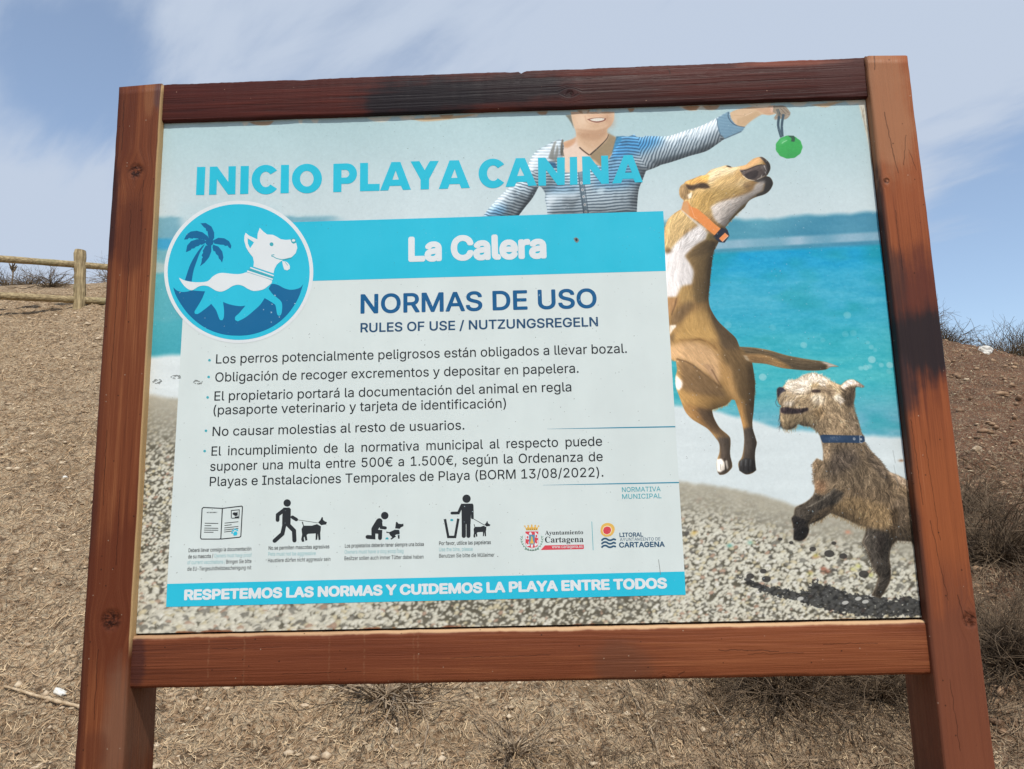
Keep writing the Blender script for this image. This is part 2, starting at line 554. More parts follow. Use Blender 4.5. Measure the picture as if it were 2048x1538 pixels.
def bush(px, py, n, rad, height, m, label, seed, name='dry_bush', cat='dry bush', thick=1.0, group='dry bushes on the slope', flat=0.0, at=None):
    P = hit(px, py)[0] if at is None else np.array([at[0], at[1], float(hgt(*at))])
    cs, rs = twig_curves(P - [0, 0, 0.01], n, rad, height, seed, flat=flat)
    V, F = tubes(cs, [x * thick for x in rs], 3)
    root = empty(name, tuple(P))
    tag(root, label, cat, group)
    tw = fast_mesh('twigs', V - P, F, m, root)
    # woody crown of the root from which the twigs spring
    r = np.random.default_rng(seed + 99)
    cs2, rs2 = [], []
    for i in range(7):
        a = i * 0.9 + r.random()
        L = 0.22 * rad
        cs2.append(np.array([P + [0, 0, -0.03], P + [math.cos(a) * L * .3, math.sin(a) * L * .3, 0.02], P + [math.cos(a) * L, math.sin(a) * L, 0.03 + 0.05 * r.random()]]))
        rs2.append(np.array([0.007, 0.0055, 0.0035]) * thick)
    V, F = tubes(cs2, rs2, 5)
    fast_mesh('stem', V - P, F, m, root, smooth=True)
    return root


bush(770, 1390, 95, 0.38, 0.17, m_twig, 'sprawling leafless bush under the middle of the bottom rail', 21, flat=0.55, thick=1.75)
bush(1560, 1380, 420, 0.58, 0.30, m_twigd, 'dense dark thorny bush under the right half of the bottom rail', 22, thick=1.0, flat=0.25)
bush(1760, 1390, 260, 0.42, 0.26, m_twigd, 'thorny bush behind the right leg of the sign', 23, thick=0.85)
bush(1030, 1500, 40, 0.22, 0.10, m_twig, 'low tuft of dead stems at the bottom centre', 24, flat=0.5)
bush(1995, 1120, 460, 0.62, 0.34, m_twigd, 'big tangled dark bush on the right slope, uppermost beside the post', 25, thick=1.0)
bush(2020, 1330, 460, 0.52, 0.32, m_twigd, 'big tangled dark bush at the right edge, nearest the viewer', 26, thick=0.9)
bush(1915, 1020, 180, 0.40, 0.20, m_twigd, 'grey bush half hidden by the edge of the right post', 27, thick=1.0, flat=0.3)
bush(150, 590, 46, 0.75, 0.75, m_far, 'thin leafless bush just behind the fence post', 31, thick=2.2, at=(-6.3, 10.3))
bush(60, 590, 60, 0.55, 0.35, m_far, 'low brown bush behind the lower fence rail, far left', 32, thick=2.6, at=(-8.2, 11.0))
bush(0, 0, 90, 0.8, 0.55, m_far, 'dark low bush on the skyline right of the fence post', 33, thick=2.6, at=(-5.3, 12.4))
# weeds along the two crests
k = 0
for (a, c, n, R_, H_, lab) in [
        (5.05, 8.6, 120, 0.55, 0.45, 'brown brush on the right crest next to the post'),
        (5.75, 9.1, 120, 0.6, 0.35, 'low brush on the right crest left of the white boulder'),
        (6.75, 9.2, 200, 0.75, 0.75, 'dark brush on the right crest behind the white boulder'),
        (7.6, 9.2, 240, 0.8, 0.7, 'dense dark brush at the right end of the crest'),
        (6.9, 10.4, 26, 0.6, 1.15, 'tall bare upright shrub standing up against the sky on the right'),
        (8.4, 10.2, 160, 0.9, 0.8, 'rounded brown brush beyond the right edge of the crest')]:
    bush(0, 0, int(n * 3.2) if H_ < 1 else n, R_, H_ * (0.75 if H_ < 1 else 1.0), m_far, lab, 40 + k, name='crest_shrub', cat='shrub', thick=2.0, at=(a, c), group='shrubs on the crest'); k += 1

for q_, (a, c) in enumerate([(-12.2, 13.0), (-11.2, 14.2), (-10.2, 13.4), (-9.0, 14.4), (-8.2, 13.2), (-7.4, 14.0), (-6.6, 12.9), (-12.8, 14.8)]):
    bush(0, 0, 150, 0.8, 0.16, m_far, 'low dry tuft on the skyline behind the fence', 60 + q_, name='grass_tuft', cat='grass tuft', thick=2.0, at=(a, c), group='tufts on the skyline behind the fence')

# thin stalk that stands on the left crest
P = np.array([-10.75, 13.6, float(hgt(-10.75, 13.6))])
cs = [np.array([P + [0, 0, -.05], P + [.02, 0, .25], P + [0, 0, .50]])]; rs = [np.array([.02, .016, .012])]
for i in range(9):
    z0 = 0.34 + 0.014 * i; a = i * 2.3
    cs.append(np.array([P + [0, 0, z0], P + [.05 * math.cos(a), .05 * math.sin(a), z0 + .05], P + [.08 * math.cos(a), .08 * math.sin(a), z0 + .11]])); rs.append(np.array([.012, .016, .006]))
V, F = tubes(cs, rs, 5)
tag(fast_mesh('dead_stalk', V, F, m_far, smooth=True), 'single thin dead stalk sticking up on the far left skyline', 'plant')


# taller loose stems in front of the thicket
def stem(pts_px, label, lift, seed, name='bare_stalk', rad=0.003):
    r = np.random.default_rng(seed)
    P = []
    n = len(pts_px)
    for i, (a, c) in enumerate(pts_px):
        q, t = hit(a, c)
        P.append(q + np.array([0, 0, 0.012 + lift * math.sin(math.pi * i / (n - 1) * 0.8)]))
    P = np.array(P); tt = np.linspace(0, n - 1, n * 5)
    cur = np.stack([np.interp(tt, range(n), P[:, i]) for i in range(3)], -1) + r.normal(0, .002, (n * 5, 3))
    V, F = tubes([cur], [np.linspace(rad, rad * .5, n * 5)], 5)
    return tag(fast_mesh(name, V, F, m_twig, smooth=True), label, 'dry stem', 'loose dry stems on the slope')


stem([(1230, 1370), (1275, 1420), (1300, 1470), (1325, 1545)], 'long straight dry stem under the rail left of the dark bush', 0.03, 1)
stem([(1390, 1388), (1430, 1440), (1460, 1490), (1480, 1545)], 'bent pale dry stem crossing the dark bush', 0.06, 2, rad=0.0036)
stem([(858, 1430), (855, 1480), (845, 1540)], 'upright pale dry stem right of the sprawling bush', 0.03, 3)
stem([(2048, 990), (1990, 1005), (1930, 1060)], 'long pale dry stem across the bush right of the post', 0.05, 4)

# ------------------------------------------------------------------ the post and rail fence on the bank
def pole_wood(name, sx_, sz_):
    m, q, b = mat(name)
    gp = q.n('ShaderNodeTexCoord').outputs['Object']
    fx, fy, fz = q.xyz(gp)
    ns = q.noise(q.vec(q.m('MULTIPLY', fx, sx_), q.m('MULTIPLY', fy, 40.0), q.m('MULTIPLY', fz, sz_)), 1.0, 5, 0.6)
    n0 = q.noise(gp, 2.2, 4, 0.6)
    cc = q.mix(q.ramp(ns, 0.35, 0.7), C(120, 104, 74, 1.0), C(176, 158, 120, 1.0))
    cc = q.mix(q.ramp(n0, 0.45, 0.75, 0, 0.6), cc, C(138, 138, 102, 1.0))
    q.put(b.inputs['Base Color'], cc); b.inputs['Roughness'].default_value = 0.8
    bb = q.n('ShaderNodeBump'); bb.inputs['Strength'].default_value = 0.6; bb.inputs['Distance'].default_value = 0.008
    q.put(bb.inputs['Height'], ns); q.put(b.inputs['Normal'], bb.outputs[0])
    return m


m_fence = pole_wood('fence_rail_wood', 4.0, 40.0)
m_fencep = pole_wood('fence_post_wood', 40.0, 4.0)


def at_depth(px, py, yd):
    d = ray(px, py)
    return CAM + d * ((yd - CAM[1]) / d[1])


DF = 8.35                                       # fence line: y at the visible post
U1, U2 = at_depth(0, 519, DF - 0.42), at_depth(205, 533, DF + 0.30)
L1, L2 = at_depth(0, 593, DF - 0.42), at_depth(205, 602, DF + 0.30)


def fline(a, c, s):
    return a + (c - a) * s


froot = empty('wooden_fence', tuple(at_depth(155, 622, DF)))
tag(froot, 'weathered round-pole fence with two rails on top of the left bank', 'fence')
org = np.array(froot.location)
for s, hid in ((0.765, 0), (-1.35, 1), (2.9, 1)):
    u, l = fline(U1, U2, s), fline(L1, L2, s)
    top = u + (u - l) / np.linalg.norm(u - l) * 0.21
    gz_ = float(hgt(l[0], l[1]))
    cx = (u + l) / 2
    zz = np.linspace(min(gz_, l[2]) - 0.35, top[2], 22)
    rr = 0.076 * (1 + 0.035 * rng.normal(0, 1, 22)); rr[-1] = 0.069
    cur = np.stack([np.interp(zz, [l[2], u[2]], [l[0], u[0]]) + 0.004 * rng.normal(0, 1, 22), np.interp(zz, [l[2], u[2]], [l[1], u[1]]), zz], -1)
    V, F = tubes([cur], [rr], 14)
    F = [tuple(f) for f in F] + [tuple(range(21 * 14, 22 * 14))]
    mesh_obj('post', V - org, F, m_fencep, froot, smooth=False)
for (a, c, rad) in ((U1, U2, 0.046), (L1, L2, 0.05)):
    for (s0, s1) in ((-1.35, 0.765), (0.765, 2.9)):
        n = 24
        ss = np.linspace(s0, s1, n)
        cur = np.array([fline(a, c, s) for s in ss]); cur[:, 2] += 0.010 * np.sin(np.linspace(0, 3.1, n)) * (1 if s0 < 0 else -1)
        V, F = tubes([cur], [rad * (1 + 0.04 * rng.normal(0, 1, n))], 12)
        F = [tuple(f) for f in F] + [tuple(range(12))[::-1], tuple(range((n - 1) * 12, n * 12))]
        mesh_obj('rail', V - org, F, m_fence, froot, smooth=False)

# ------------------------------------------------------------------ the sign: timber frame
sign = empty('information_board', (0, 0, 0))
tag(sign, 'dog beach notice board in a reddish brown timber frame on two legs', 'information board')
RY, PY = 0.010, 0.020          # front of the rails, front of the printed panel (posts: y = 0)


def wood(name, axis, dark, mid, light, spots=(), pale_side=False, drips=(), top_pale=False, rough=0.5, knots=(), edge=None, tone=(0.6, 0.55, 0.49), cracks=()):
    """spots: (px, py, half width px, half height px, colour, strength); knots: (px, py, radius px)"""
    m, q, b = mat(name)
    pos = q.n('ShaderNodeTexCoord').outputs['Object']
    geo = q.n('ShaderNodeNewGeometry')
    p0 = pos
    kmask = None
    for (a, c, r) in knots:
        K = at_depth(a, c, 0.0)
        rel = q.v('SUBTRACT', p0, tuple(K))
        rl = q.v('LENGTH', q.v('MULTIPLY', rel, (1, 0.3, 1)))
        km = q.ramp(rl, r / FPX * 1.45 * 2.6, 0.0)
        # grain flows round the knot
        side = q.m('MULTIPLY', km, 0.016)
        rx, ry, rz = q.xyz(rel)
        sgn = q.m('SIGN', rx if axis == 'z' else rz)
        push = q.m('MULTIPLY', q.m('MULTIPLY', side, sgn), -1.0)
        pos = q.v('ADD', pos, q.vec(push if axis == 'z' else 0.0, 0.0, push if axis == 'x' else 0.0))
        core = q.ramp(rl, r / FPX * 1.45, r / FPX * 1.45 * 0.35)
        kmask = core if kmask is None else q.m('MAXIMUM', kmask, core)
    x, y, z = q.xyz(pos)

    def st(fa, fl):
        return q.vec(q.m('MULTIPLY', x, fl if axis == 'x' else fa), q.m('MULTIPLY', y, fa), q.m('MULTIPLY', z, fl if axis == 'z' else fa))
    big = q.noise(st(7, 0.9), 1.0, 3, 0.5, 0.3)
    midn = q.noise(st(85, 1.8), 1.0, 4, 0.65, 0.3)
    fine = q.noise(st(310, 5.0), 1.0, 3, 0.7)
    blot = q.noise(p0, 9.0, 4, 0.6)
    # growth rings cut lengthways
    rings = q.m('SINE', q.m('ADD', q.m('MULTIPLY', q.noise(st(11, 0.55), 1.0, 2, 0.4, 0.2), 95.0), q.m('MULTIPLY', fine, 1.2)))
    f = q.m('ADD', q.m('MULTIPLY', big, 0.34), q.m('ADD', q.m('MULTIPLY', midn, 0.33), q.m('MULTIPLY', fine, 0.36)))
    f = q.m('ADD', f, q.m('MULTIPLY', rings, 0.022))
    c = q.mix(q.ramp(f, 0.36, 0.54), dark, mid)
    c = q.mix(q.ramp(f, 0.53, 0.68), c, light)
    if edge is not None:                      # older varnish along one edge; on the right post also painted shade
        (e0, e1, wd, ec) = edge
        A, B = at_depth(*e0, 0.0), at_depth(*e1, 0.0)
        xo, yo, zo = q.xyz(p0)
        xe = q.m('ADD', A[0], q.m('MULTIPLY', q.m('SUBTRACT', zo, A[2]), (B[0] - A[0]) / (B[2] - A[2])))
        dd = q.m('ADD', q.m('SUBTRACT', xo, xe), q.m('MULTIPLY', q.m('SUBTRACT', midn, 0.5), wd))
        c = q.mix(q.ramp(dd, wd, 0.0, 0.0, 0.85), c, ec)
    for (a, cc, hw, hh, colr, s_) in spots:
        K = at_depth(a, cc, 0.0)
        rel = q.v('MULTIPLY', q.v('SUBTRACT', p0, tuple(K)), (FPX / 1.45 / hw, 4.0, FPX / 1.45 / hh))
        dd = q.m('ADD', q.v('LENGTH', rel), q.m('ADD', q.m('MULTIPLY', q.m('SUBTRACT', blot, 0.5), 1.3), q.m('MULTIPLY', q.m('SUBTRACT', midn, 0.5), 0.9)))
        c = q.mix(q.ramp(dd, 1.25, 0.55, 0.0, s_), c, colr)
    if kmask is not None:
        kk = q.noise(p0, 120.0, 4, 0.7)
        c = q.mix(q.m('MULTIPLY', kmask, q.ramp(kk, 0.62, 0.42)), c, tuple(v * 0.35 for v in dark[:3]) + (1,))
    nx, ny, nz = q.xyz(geo.outputs['Normal'])
    xo, yo, zo = q.xyz(p0)
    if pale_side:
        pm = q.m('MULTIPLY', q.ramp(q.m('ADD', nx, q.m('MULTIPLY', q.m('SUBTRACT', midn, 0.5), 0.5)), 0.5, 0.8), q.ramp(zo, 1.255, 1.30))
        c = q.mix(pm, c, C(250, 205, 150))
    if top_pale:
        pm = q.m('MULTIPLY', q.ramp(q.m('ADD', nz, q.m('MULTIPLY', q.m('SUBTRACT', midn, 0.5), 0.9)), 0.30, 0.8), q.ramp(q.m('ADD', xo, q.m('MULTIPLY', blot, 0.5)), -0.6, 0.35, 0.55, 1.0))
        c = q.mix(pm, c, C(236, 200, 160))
    for (a, cc) in drips:
        K = at_depth(a, cc, 0.0)
        off = q.m('ADD', q.m('SUBTRACT', xo, float(K[0])), q.m('MULTIPLY', q.m('SUBTRACT', q.noise(q.vec(a, 0.0, q.m('MULTIPLY', zo, 60.0)), 1.0, 2), 0.5), 0.010))
        dm = q.m('MULTIPLY', q.ramp(q.m('ABSOLUTE', off), 0.0022, 0.0008), q.ramp(q.noise(q.vec(a, 0.0, zo), 90.0, 3), 0.40, 0.6, 0, 0.16))
        c = q.mix(dm, c, C(190, 150, 118))
    # paint flecks and pin holes
    fl = q.vor(p0, 90.0)
    flr = q.xyz(q.vor(p0, 90.0, 'Color'))[0]
    c = q.mix(q.m('MULTIPLY', q.ramp(fl, 0.13, 0.06), q.ramp(flr, 0.93, 0.94, 0, 0.75)), c, C(206, 182, 160))
    c = q.mix(q.m('MULTIPLY', q.ramp(fl, 0.18, 0.08), q.ramp(flr, 0.08, 0.07, 0, 0.7)), c, C(40, 26, 22))
    for (xa_, ya_, xb_, yb_, wd_) in cracks:            # drying cracks
        A, B = at_depth(xa_, ya_, 0.0), at_depth(xb_, yb_, 0.0)
        L2 = float((B[0] - A[0]) ** 2 + (B[2] - A[2]) ** 2)
        jx = q.m('ADD', xo, q.m('MULTIPLY', q.m('SUBTRACT', q.noise(p0, 45.0, 3), 0.5), 0.008))
        ux, uz = q.m('SUBTRACT', jx, float(A[0])), q.m('SUBTRACT', q.m('ADD', zo, q.m('MULTIPLY', q.m('SUBTRACT', q.noise(q.v('ADD', p0, (3.0, 1.0, 2.0)), 45.0, 3), 0.5), 0.008)), float(A[2]))
        t_c = q.m('DIVIDE', q.m('ADD', q.m('MULTIPLY', ux, float(B[0] - A[0])), q.m('MULTIPLY', uz, float(B[2] - A[2]))), L2, clamp=True)
        ex_, ez_ = q.m('SUBTRACT', ux, q.m('MULTIPLY', t_c, float(B[0] - A[0]))), q.m('SUBTRACT', uz, q.m('MULTIPLY', t_c, float(B[2] - A[2])))
        dd = q.m('SQRT', q.m('ADD', q.m('MULTIPLY', ex_, ex_), q.m('MULTIPLY', ez_, ez_)))
        wm = wd_ / FPX * 1.45
        c = q.mix(q.ramp(dd, wm, wm * 0.3, 0.0, 0.55), c, C(44, 24, 18))
    c = q.mix(1.0, c, tuple(tone) + (1,), 'MULTIPLY')      # varnish
    q.put(b.inputs['Base Color'], c)
    q.put(b.inputs['Roughness'], q.ramp(midn, 0.3, 0.7, rough - 0.08, rough + 0.14))
    b.inputs['Specular IOR Level'].default_value = 0.14
    bp = q.n('ShaderNodeBump'); bp.inputs['Strength'].default_value = 0.55; bp.inputs['Distance'].default_value = 0.0022
    hgt_ = q.m('ADD', q.m('MULTIPLY', fine, 1.0), q.m('ADD', q.m('MULTIPLY', midn, 0.6), q.m('MULTIPLY', rings, 0.10)))
    if kmask is not None:
        hgt_ = q.m('ADD', hgt_, q.m('MULTIPLY', kmask, q.m('MULTIPLY', q.noise(p0, 110.0, 3), -3.0)))
    q.put(bp.inputs['Height'], hgt_); q.put(b.inputs['Normal'], bp.outputs[0])
    return m


def board(name, A0, A1, B0, B1, depth, bev, n, m, notch=(), seed=0, rag=0.0):
    """a sawn timber: A and B are its two long front edges, given at both ends"""
    r = np.random.default_rng(seed)
    A0, A1, B0, B1 = map(np.array, (A0, A1, B0, B1))
    V = []
    na = 5
    s_ = np.linspace(0, 1, n)
    wob = lambda amp: amp * (np.interp(np.arange(n), np.arange(0, n, 6), r.normal(0, 1, len(np.arange(0, n, 6)))) + 0.5 * r.normal(0, 1, n))
    wa, wb, wf = wob(0.00022), wob(0.00022), wob(0.0002)
    for k in range(n):
        s = s_[k]
        a, c = A0 + (A1 - A0) * s, B0 + (B1 - B0) * s
        e = (c - a); L = np.linalg.norm(e); e = e / L
        bv = bev * (1 + 0.25 * wa[k] / 0.00022 * 0.3)
        bv = max(bv, 0.002)
        pts = []
        for (cx, cy, t0) in ((bv, bv, 180), (L - bv, bv, 270), (L - bv, depth - bv, 0), (bv, depth - bv, 90)):
            for j in range(na):
                t = math.radians(t0 + 90 * j / (na - 1))
                u, v = cx + bv * math.cos(t), cy + bv * math.sin(t)
                if u < L / 2:
                    u += wa[k]
                    for (sn, wn, dn) in notch:
                        u += dn * max(0, 1 - abs(s - sn) / wn) ** 0.5 * (1 if v < depth * .5 else 0.4)
                else:
                    u += wb[k]
                pts.append(a + e * u + np.array([0, v + (wf[k] if v < depth / 2 else 0), 0]))
        P = np.array(pts)
        if rag and k in (0,):
            P = P + (A0 - A1) / np.linalg.norm(A0 - A1) * (r.normal(0, rag, len(P)))[:, None]
        V.append(P)
    V = np.array(V); mm = V.shape[1]
    F = []
    for k in range(n - 1):
        for j in range(mm):
            F.append((k * mm + j, k * mm + (j + 1) % mm, (k + 1) * mm + (j + 1) % mm, (k + 1) * mm + j))
    F.append(tuple(range(mm))[::-1]); F.append(tuple(range((n - 1) * mm, n * mm)))
    o = mesh_obj(name, V.reshape(-1, 3), F, m, sign)
    me = o.data
    sm = np.ones(len(me.polygons), bool); sm[-2:] = False
    me.polygons.foreach_set('use_smooth', sm)
    import bmesh
    bm = bmesh.new(); bm.from_mesh(me); bmesh.ops.recalc_face_normals(bm, faces=bm.faces); bm.to_mesh(me); bm.free()
    return o


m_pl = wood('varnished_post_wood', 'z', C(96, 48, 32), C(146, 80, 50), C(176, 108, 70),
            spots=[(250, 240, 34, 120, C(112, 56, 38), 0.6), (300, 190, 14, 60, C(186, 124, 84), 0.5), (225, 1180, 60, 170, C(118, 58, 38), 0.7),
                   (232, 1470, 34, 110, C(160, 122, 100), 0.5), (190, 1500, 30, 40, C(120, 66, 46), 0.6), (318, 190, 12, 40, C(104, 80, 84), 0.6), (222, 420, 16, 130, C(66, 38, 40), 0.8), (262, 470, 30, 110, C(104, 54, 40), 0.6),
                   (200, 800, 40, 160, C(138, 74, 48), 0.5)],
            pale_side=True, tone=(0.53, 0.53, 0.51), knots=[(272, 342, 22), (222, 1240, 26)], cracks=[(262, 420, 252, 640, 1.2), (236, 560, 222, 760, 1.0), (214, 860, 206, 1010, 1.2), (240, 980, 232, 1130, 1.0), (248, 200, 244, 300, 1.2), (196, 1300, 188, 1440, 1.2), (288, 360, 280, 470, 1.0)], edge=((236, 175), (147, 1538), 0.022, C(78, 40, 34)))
m_pr = wood('right_post_wood', 'z', C(124, 66, 42), C(164, 92, 56), C(188, 120, 80),  # lighter, more orange wood colour of the right post
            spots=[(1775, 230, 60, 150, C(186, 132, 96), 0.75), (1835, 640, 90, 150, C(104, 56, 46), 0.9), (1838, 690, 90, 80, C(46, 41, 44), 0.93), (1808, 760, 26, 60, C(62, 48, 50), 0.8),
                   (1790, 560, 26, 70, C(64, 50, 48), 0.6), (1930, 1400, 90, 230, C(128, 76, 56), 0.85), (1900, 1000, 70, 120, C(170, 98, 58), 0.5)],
            tone=(0.74, 0.74, 0.74), knots=[(1940, 1240, 18), (1773, 362, 8)], rough=0.5, edge=((1732, 111), (1889, 1538), 0.012, C(58, 44, 42)),  # edge: dark varnish band, plus shade painted onto the inner side face
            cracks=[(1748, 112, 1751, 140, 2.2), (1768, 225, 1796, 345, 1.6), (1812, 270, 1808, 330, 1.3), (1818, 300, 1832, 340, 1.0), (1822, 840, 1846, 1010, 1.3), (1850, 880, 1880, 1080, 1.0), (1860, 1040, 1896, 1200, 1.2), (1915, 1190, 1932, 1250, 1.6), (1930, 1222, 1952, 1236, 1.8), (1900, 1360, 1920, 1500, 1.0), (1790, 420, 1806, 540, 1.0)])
m_rt = wood('dark_top_rail_wood', 'x', C(62, 34, 32), C(92, 46, 40), C(122, 64, 54),
            spots=[(840, 190, 150, 60, C(30, 31, 42), 0.97), (1010, 175, 200, 40, C(34, 32, 42), 0.92), (760, 205, 40, 50, C(36, 34, 44), 0.9), (1250, 180, 120, 50, C(72, 48, 48), 0.7), (990, 222, 70, 14, C(122, 66, 52), 0.8),
                   (1690, 140, 60, 60, C(92, 60, 58), 0.7), (1580, 120, 110, 8, C(176, 112, 90), 0.6)],
            tone=(0.60, 0.46, 0.42), knots=[(1140, 182, 11)], rough=0.5, cracks=[(1150, 184, 1260, 176, 1.6), (480, 205, 640, 200, 1.0), (1338, 130, 1342, 142, 2.0), (1380, 150, 1560, 142, 1.0), (880, 215, 1000, 210, 1.0)])
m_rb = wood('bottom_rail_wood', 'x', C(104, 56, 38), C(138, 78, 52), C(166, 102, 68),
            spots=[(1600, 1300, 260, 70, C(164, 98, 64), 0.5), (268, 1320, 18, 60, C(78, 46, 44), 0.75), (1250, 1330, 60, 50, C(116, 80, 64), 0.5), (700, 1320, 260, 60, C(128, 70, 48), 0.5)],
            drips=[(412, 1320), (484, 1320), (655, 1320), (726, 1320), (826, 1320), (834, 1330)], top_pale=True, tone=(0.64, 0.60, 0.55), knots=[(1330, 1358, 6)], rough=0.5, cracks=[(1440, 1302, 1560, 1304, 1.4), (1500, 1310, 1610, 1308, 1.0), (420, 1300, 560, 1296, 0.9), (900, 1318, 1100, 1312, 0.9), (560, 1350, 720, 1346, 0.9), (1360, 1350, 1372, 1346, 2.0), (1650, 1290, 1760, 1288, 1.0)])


def down_to(a, b, yd, z):
    """continue the edge through two photo points (plane y = yd) down to height z"""
    A, B = at_depth(*a, yd), at_depth(*b, yd)
    return A + (B - A) * ((z - A[2]) / (B[2] - A[2]))


ZB = -0.35
board('post', at_depth(236, 175, 0), down_to((236, 175), (147, 1538), 0, ZB), at_depth(323, 166, 0), down_to((315, 242), (243, 1538), 0, ZB), 0.116, 0.006, 150, m_pl, seed=1, rag=0.0012)
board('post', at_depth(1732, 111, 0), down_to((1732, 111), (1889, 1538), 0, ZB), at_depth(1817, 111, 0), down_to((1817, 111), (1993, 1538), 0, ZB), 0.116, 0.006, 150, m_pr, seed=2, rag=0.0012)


def rail(name, tl, tr, bl, br, m, seed, notch=(), bev=0.005):
    P = [at_depth(*p, RY) for p in (tl, tr, bl, br)]
    ext = 0.012
    u1 = (P[1] - P[0]) / np.linalg.norm(P[1] - P[0]); u2 = (P[3] - P[2]) / np.linalg.norm(P[3] - P[2])
    return board(name, P[0] - u1 * ext, P[1] + u1 * ext, P[2] - u2 * ext, P[3] + u2 * ext, 0.082, bev, 260, m, notch=notch, seed=seed)


rail('top_rail', (324, 168), (1727, 114), (316, 243), (1735, 194), m_rt, 3, notch=((0.518, 0.0035, 0.006), (0.505, 0.010, 0.002)))
rail('bottom_rail', (257, 1273), (1857, 1241), (252, 1379), (1866, 1350), m_rb, 4, bev=0.009)

# ------------------------------------------------------------------ the printed picture of the board (painted here, stroke by stroke)
X0, X1, Z0, Z1 = -0.765, 0.765, 1.270, 2.335
PPM = 1360.0
IW, IH = int((X1 - X0) * PPM), int((Z1 - Z0) * PPM)
_jj, _ii = np.meshgrid(np.arange(IW), np.arange(IH))
_wx = X0 + (_jj + 0.5) / PPM; _wz = Z1 - (_ii + 0.5) / PPM
_q = np.stack([_wx - CAM[0], np.full_like(_wx, PY - CAM[1]), _wz - CAM[2]], -1)
_qd = _q @ FWD
PX = 1024 + FPX * (_q @ RGT) / _qd              # the photo pixel each picture pixel was seen at
PYY = 769 + FPX * (_q @ DWN) / _qd
del _q, _qd
img = np.zeros((IH, IW, 3))
SC = 1.38                                       # picture pixels per photo pixel, about


def tr(pts):
    """photo pixels -> picture pixels"""
    o = []
    for (a, b_) in pts:
        p = at_depth(a, b_, PY)
        o.append(((p[0] - X0) * PPM - 0.5, (Z1 - p[2]) * PPM - 0.5))
    return np.array(o)


def Zm(ox, oy, s):
    return lambda pts: [(ox + a / s, oy + b_ / s) for a, b_ in pts]


ZA, ZBm, ZC = Zm(320, 390, 5.128), Zm(940, 200, 5.12), Zm(1300, 190, 4.962)
ZD, ZE, ZF, ZG = Zm(1310, 420, 5.12), Zm(1310, 660, 4.9625), Zm(1520, 720, 5.851), Zm(1520, 940, 5.126)
ZH, ZI, ZJ, ZK = Zm(1320, 930, 4.66), Zm(360, 980, 6.4), Zm(670, 980, 6.0235), Zm(1020, 960, 6.0235)
ZT1, ZT2 = Zm(370, 290, 4.267), Zm(840, 290, 4.267)


def smooth_path(pts, closed=True, k=4, corner=48):
    P = np.array(pts, float); n = len(P); o = []
    rng_ = range(n) if closed else range(n - 1)
    sharp = []
    for i in range(n):
        if not closed and i in (0, n - 1):
            sharp.append(True); continue
        a, b_ = P[i] - P[i - 1], P[(i + 1) % n] - P[i]
        ang = math.degrees(abs(math.atan2(a[0] * b_[1] - a[1] * b_[0], a @ b_)))
        sharp.append(ang > corner)
    for i in rng_:
        p1, p2 = P[i], P[(i + 1) % n]
        L = np.linalg.norm(p2 - p1)
        d1, d2 = P[(i + 1) % n] - P[i - 1], P[(i + 2) % n] - P[i]
        m1 = (p2 - p1) if sharp[i] else d1 / (np.linalg.norm(d1) + 1e-9) * L
        m2 = (p2 - p1) if sharp[(i + 1) % n] else d2 / (np.linalg.norm(d2) + 1e-9) * L
        for j in range(k):
            t = j / k
            o.append((2 * t ** 3 - 3 * t * t + 1) * p1 + (t ** 3 - 2 * t * t + t) * m1 + (3 * t * t - 2 * t ** 3) * p2 + (t ** 3 - t * t) * m2)
    if not closed:
        o.append(P[-1])
    return np.array(o)


def blur(a, r):
    r = int(round(r))
    if r < 1:
        return a
    for ax in (0, 1):
        for _ in range(2):
            pad = [(0, 0)] * a.ndim; pad[ax] = (r + 1, r)
            c = np.cumsum(np.pad(a, pad, 'edge'), axis=ax)
            n = c.shape[ax]
            a = (np.take(c, range(2 * r + 1, n), axis=ax) - np.take(c, range(0, n - 2 * r - 1), axis=ax)) / (2 * r + 1)
    return a


def fill(P, pad=2):
    """antialiased coverage of polygon P (picture pixels): mask, (y0, x0)"""
    P = np.asarray(P); pad = int(pad)
    x0, y0 = np.floor(P.min(0)).astype(int) - pad; x1, y1 = np.ceil(P.max(0)).astype(int) + pad + 1
    x0, y0, x1, y1 = max(x0, 0), max(y0, 0), min(x1, IW), min(y1, IH)
    if x1 <= x0 or y1 <= y0:
        return None
    h, w_ = y1 - y0, x1 - x0
    SS = 3
    M_ = np.zeros((h * SS, w_ + 1))
    A, B = P, np.roll(P, -1, 0)
    for r in range(h * SS):
        y = y0 + (r + 0.5) / SS - 0.5
        c = ((A[:, 1] <= y) & (B[:, 1] > y)) | ((B[:, 1] <= y) & (A[:, 1] > y))
        if not c.any():
            continue
        a, b_ = A[c], B[c]
        xs = np.sort(a[:, 0] + (y - a[:, 1]) / (b_[:, 1] - a[:, 1]) * (b_[:, 0] - a[:, 0])) - x0 + 0.5
        for i in range(0, len(xs) - 1, 2):
            l, rr = min(max(xs[i], 0), w_), min(max(xs[i + 1], 0), w_)
            if rr <= l:
                continue
            li, ri = int(l), int(rr)
            if li == ri:
                M_[r, li] += rr - l
            else:
                M_[r, li] += li + 1 - l; M_[r, li + 1:ri] += 1; M_[r, ri] += rr - ri
    return np.clip(M_[:, :w_].reshape(h, SS, w_).mean(1), 0, 1), (y0, x0)


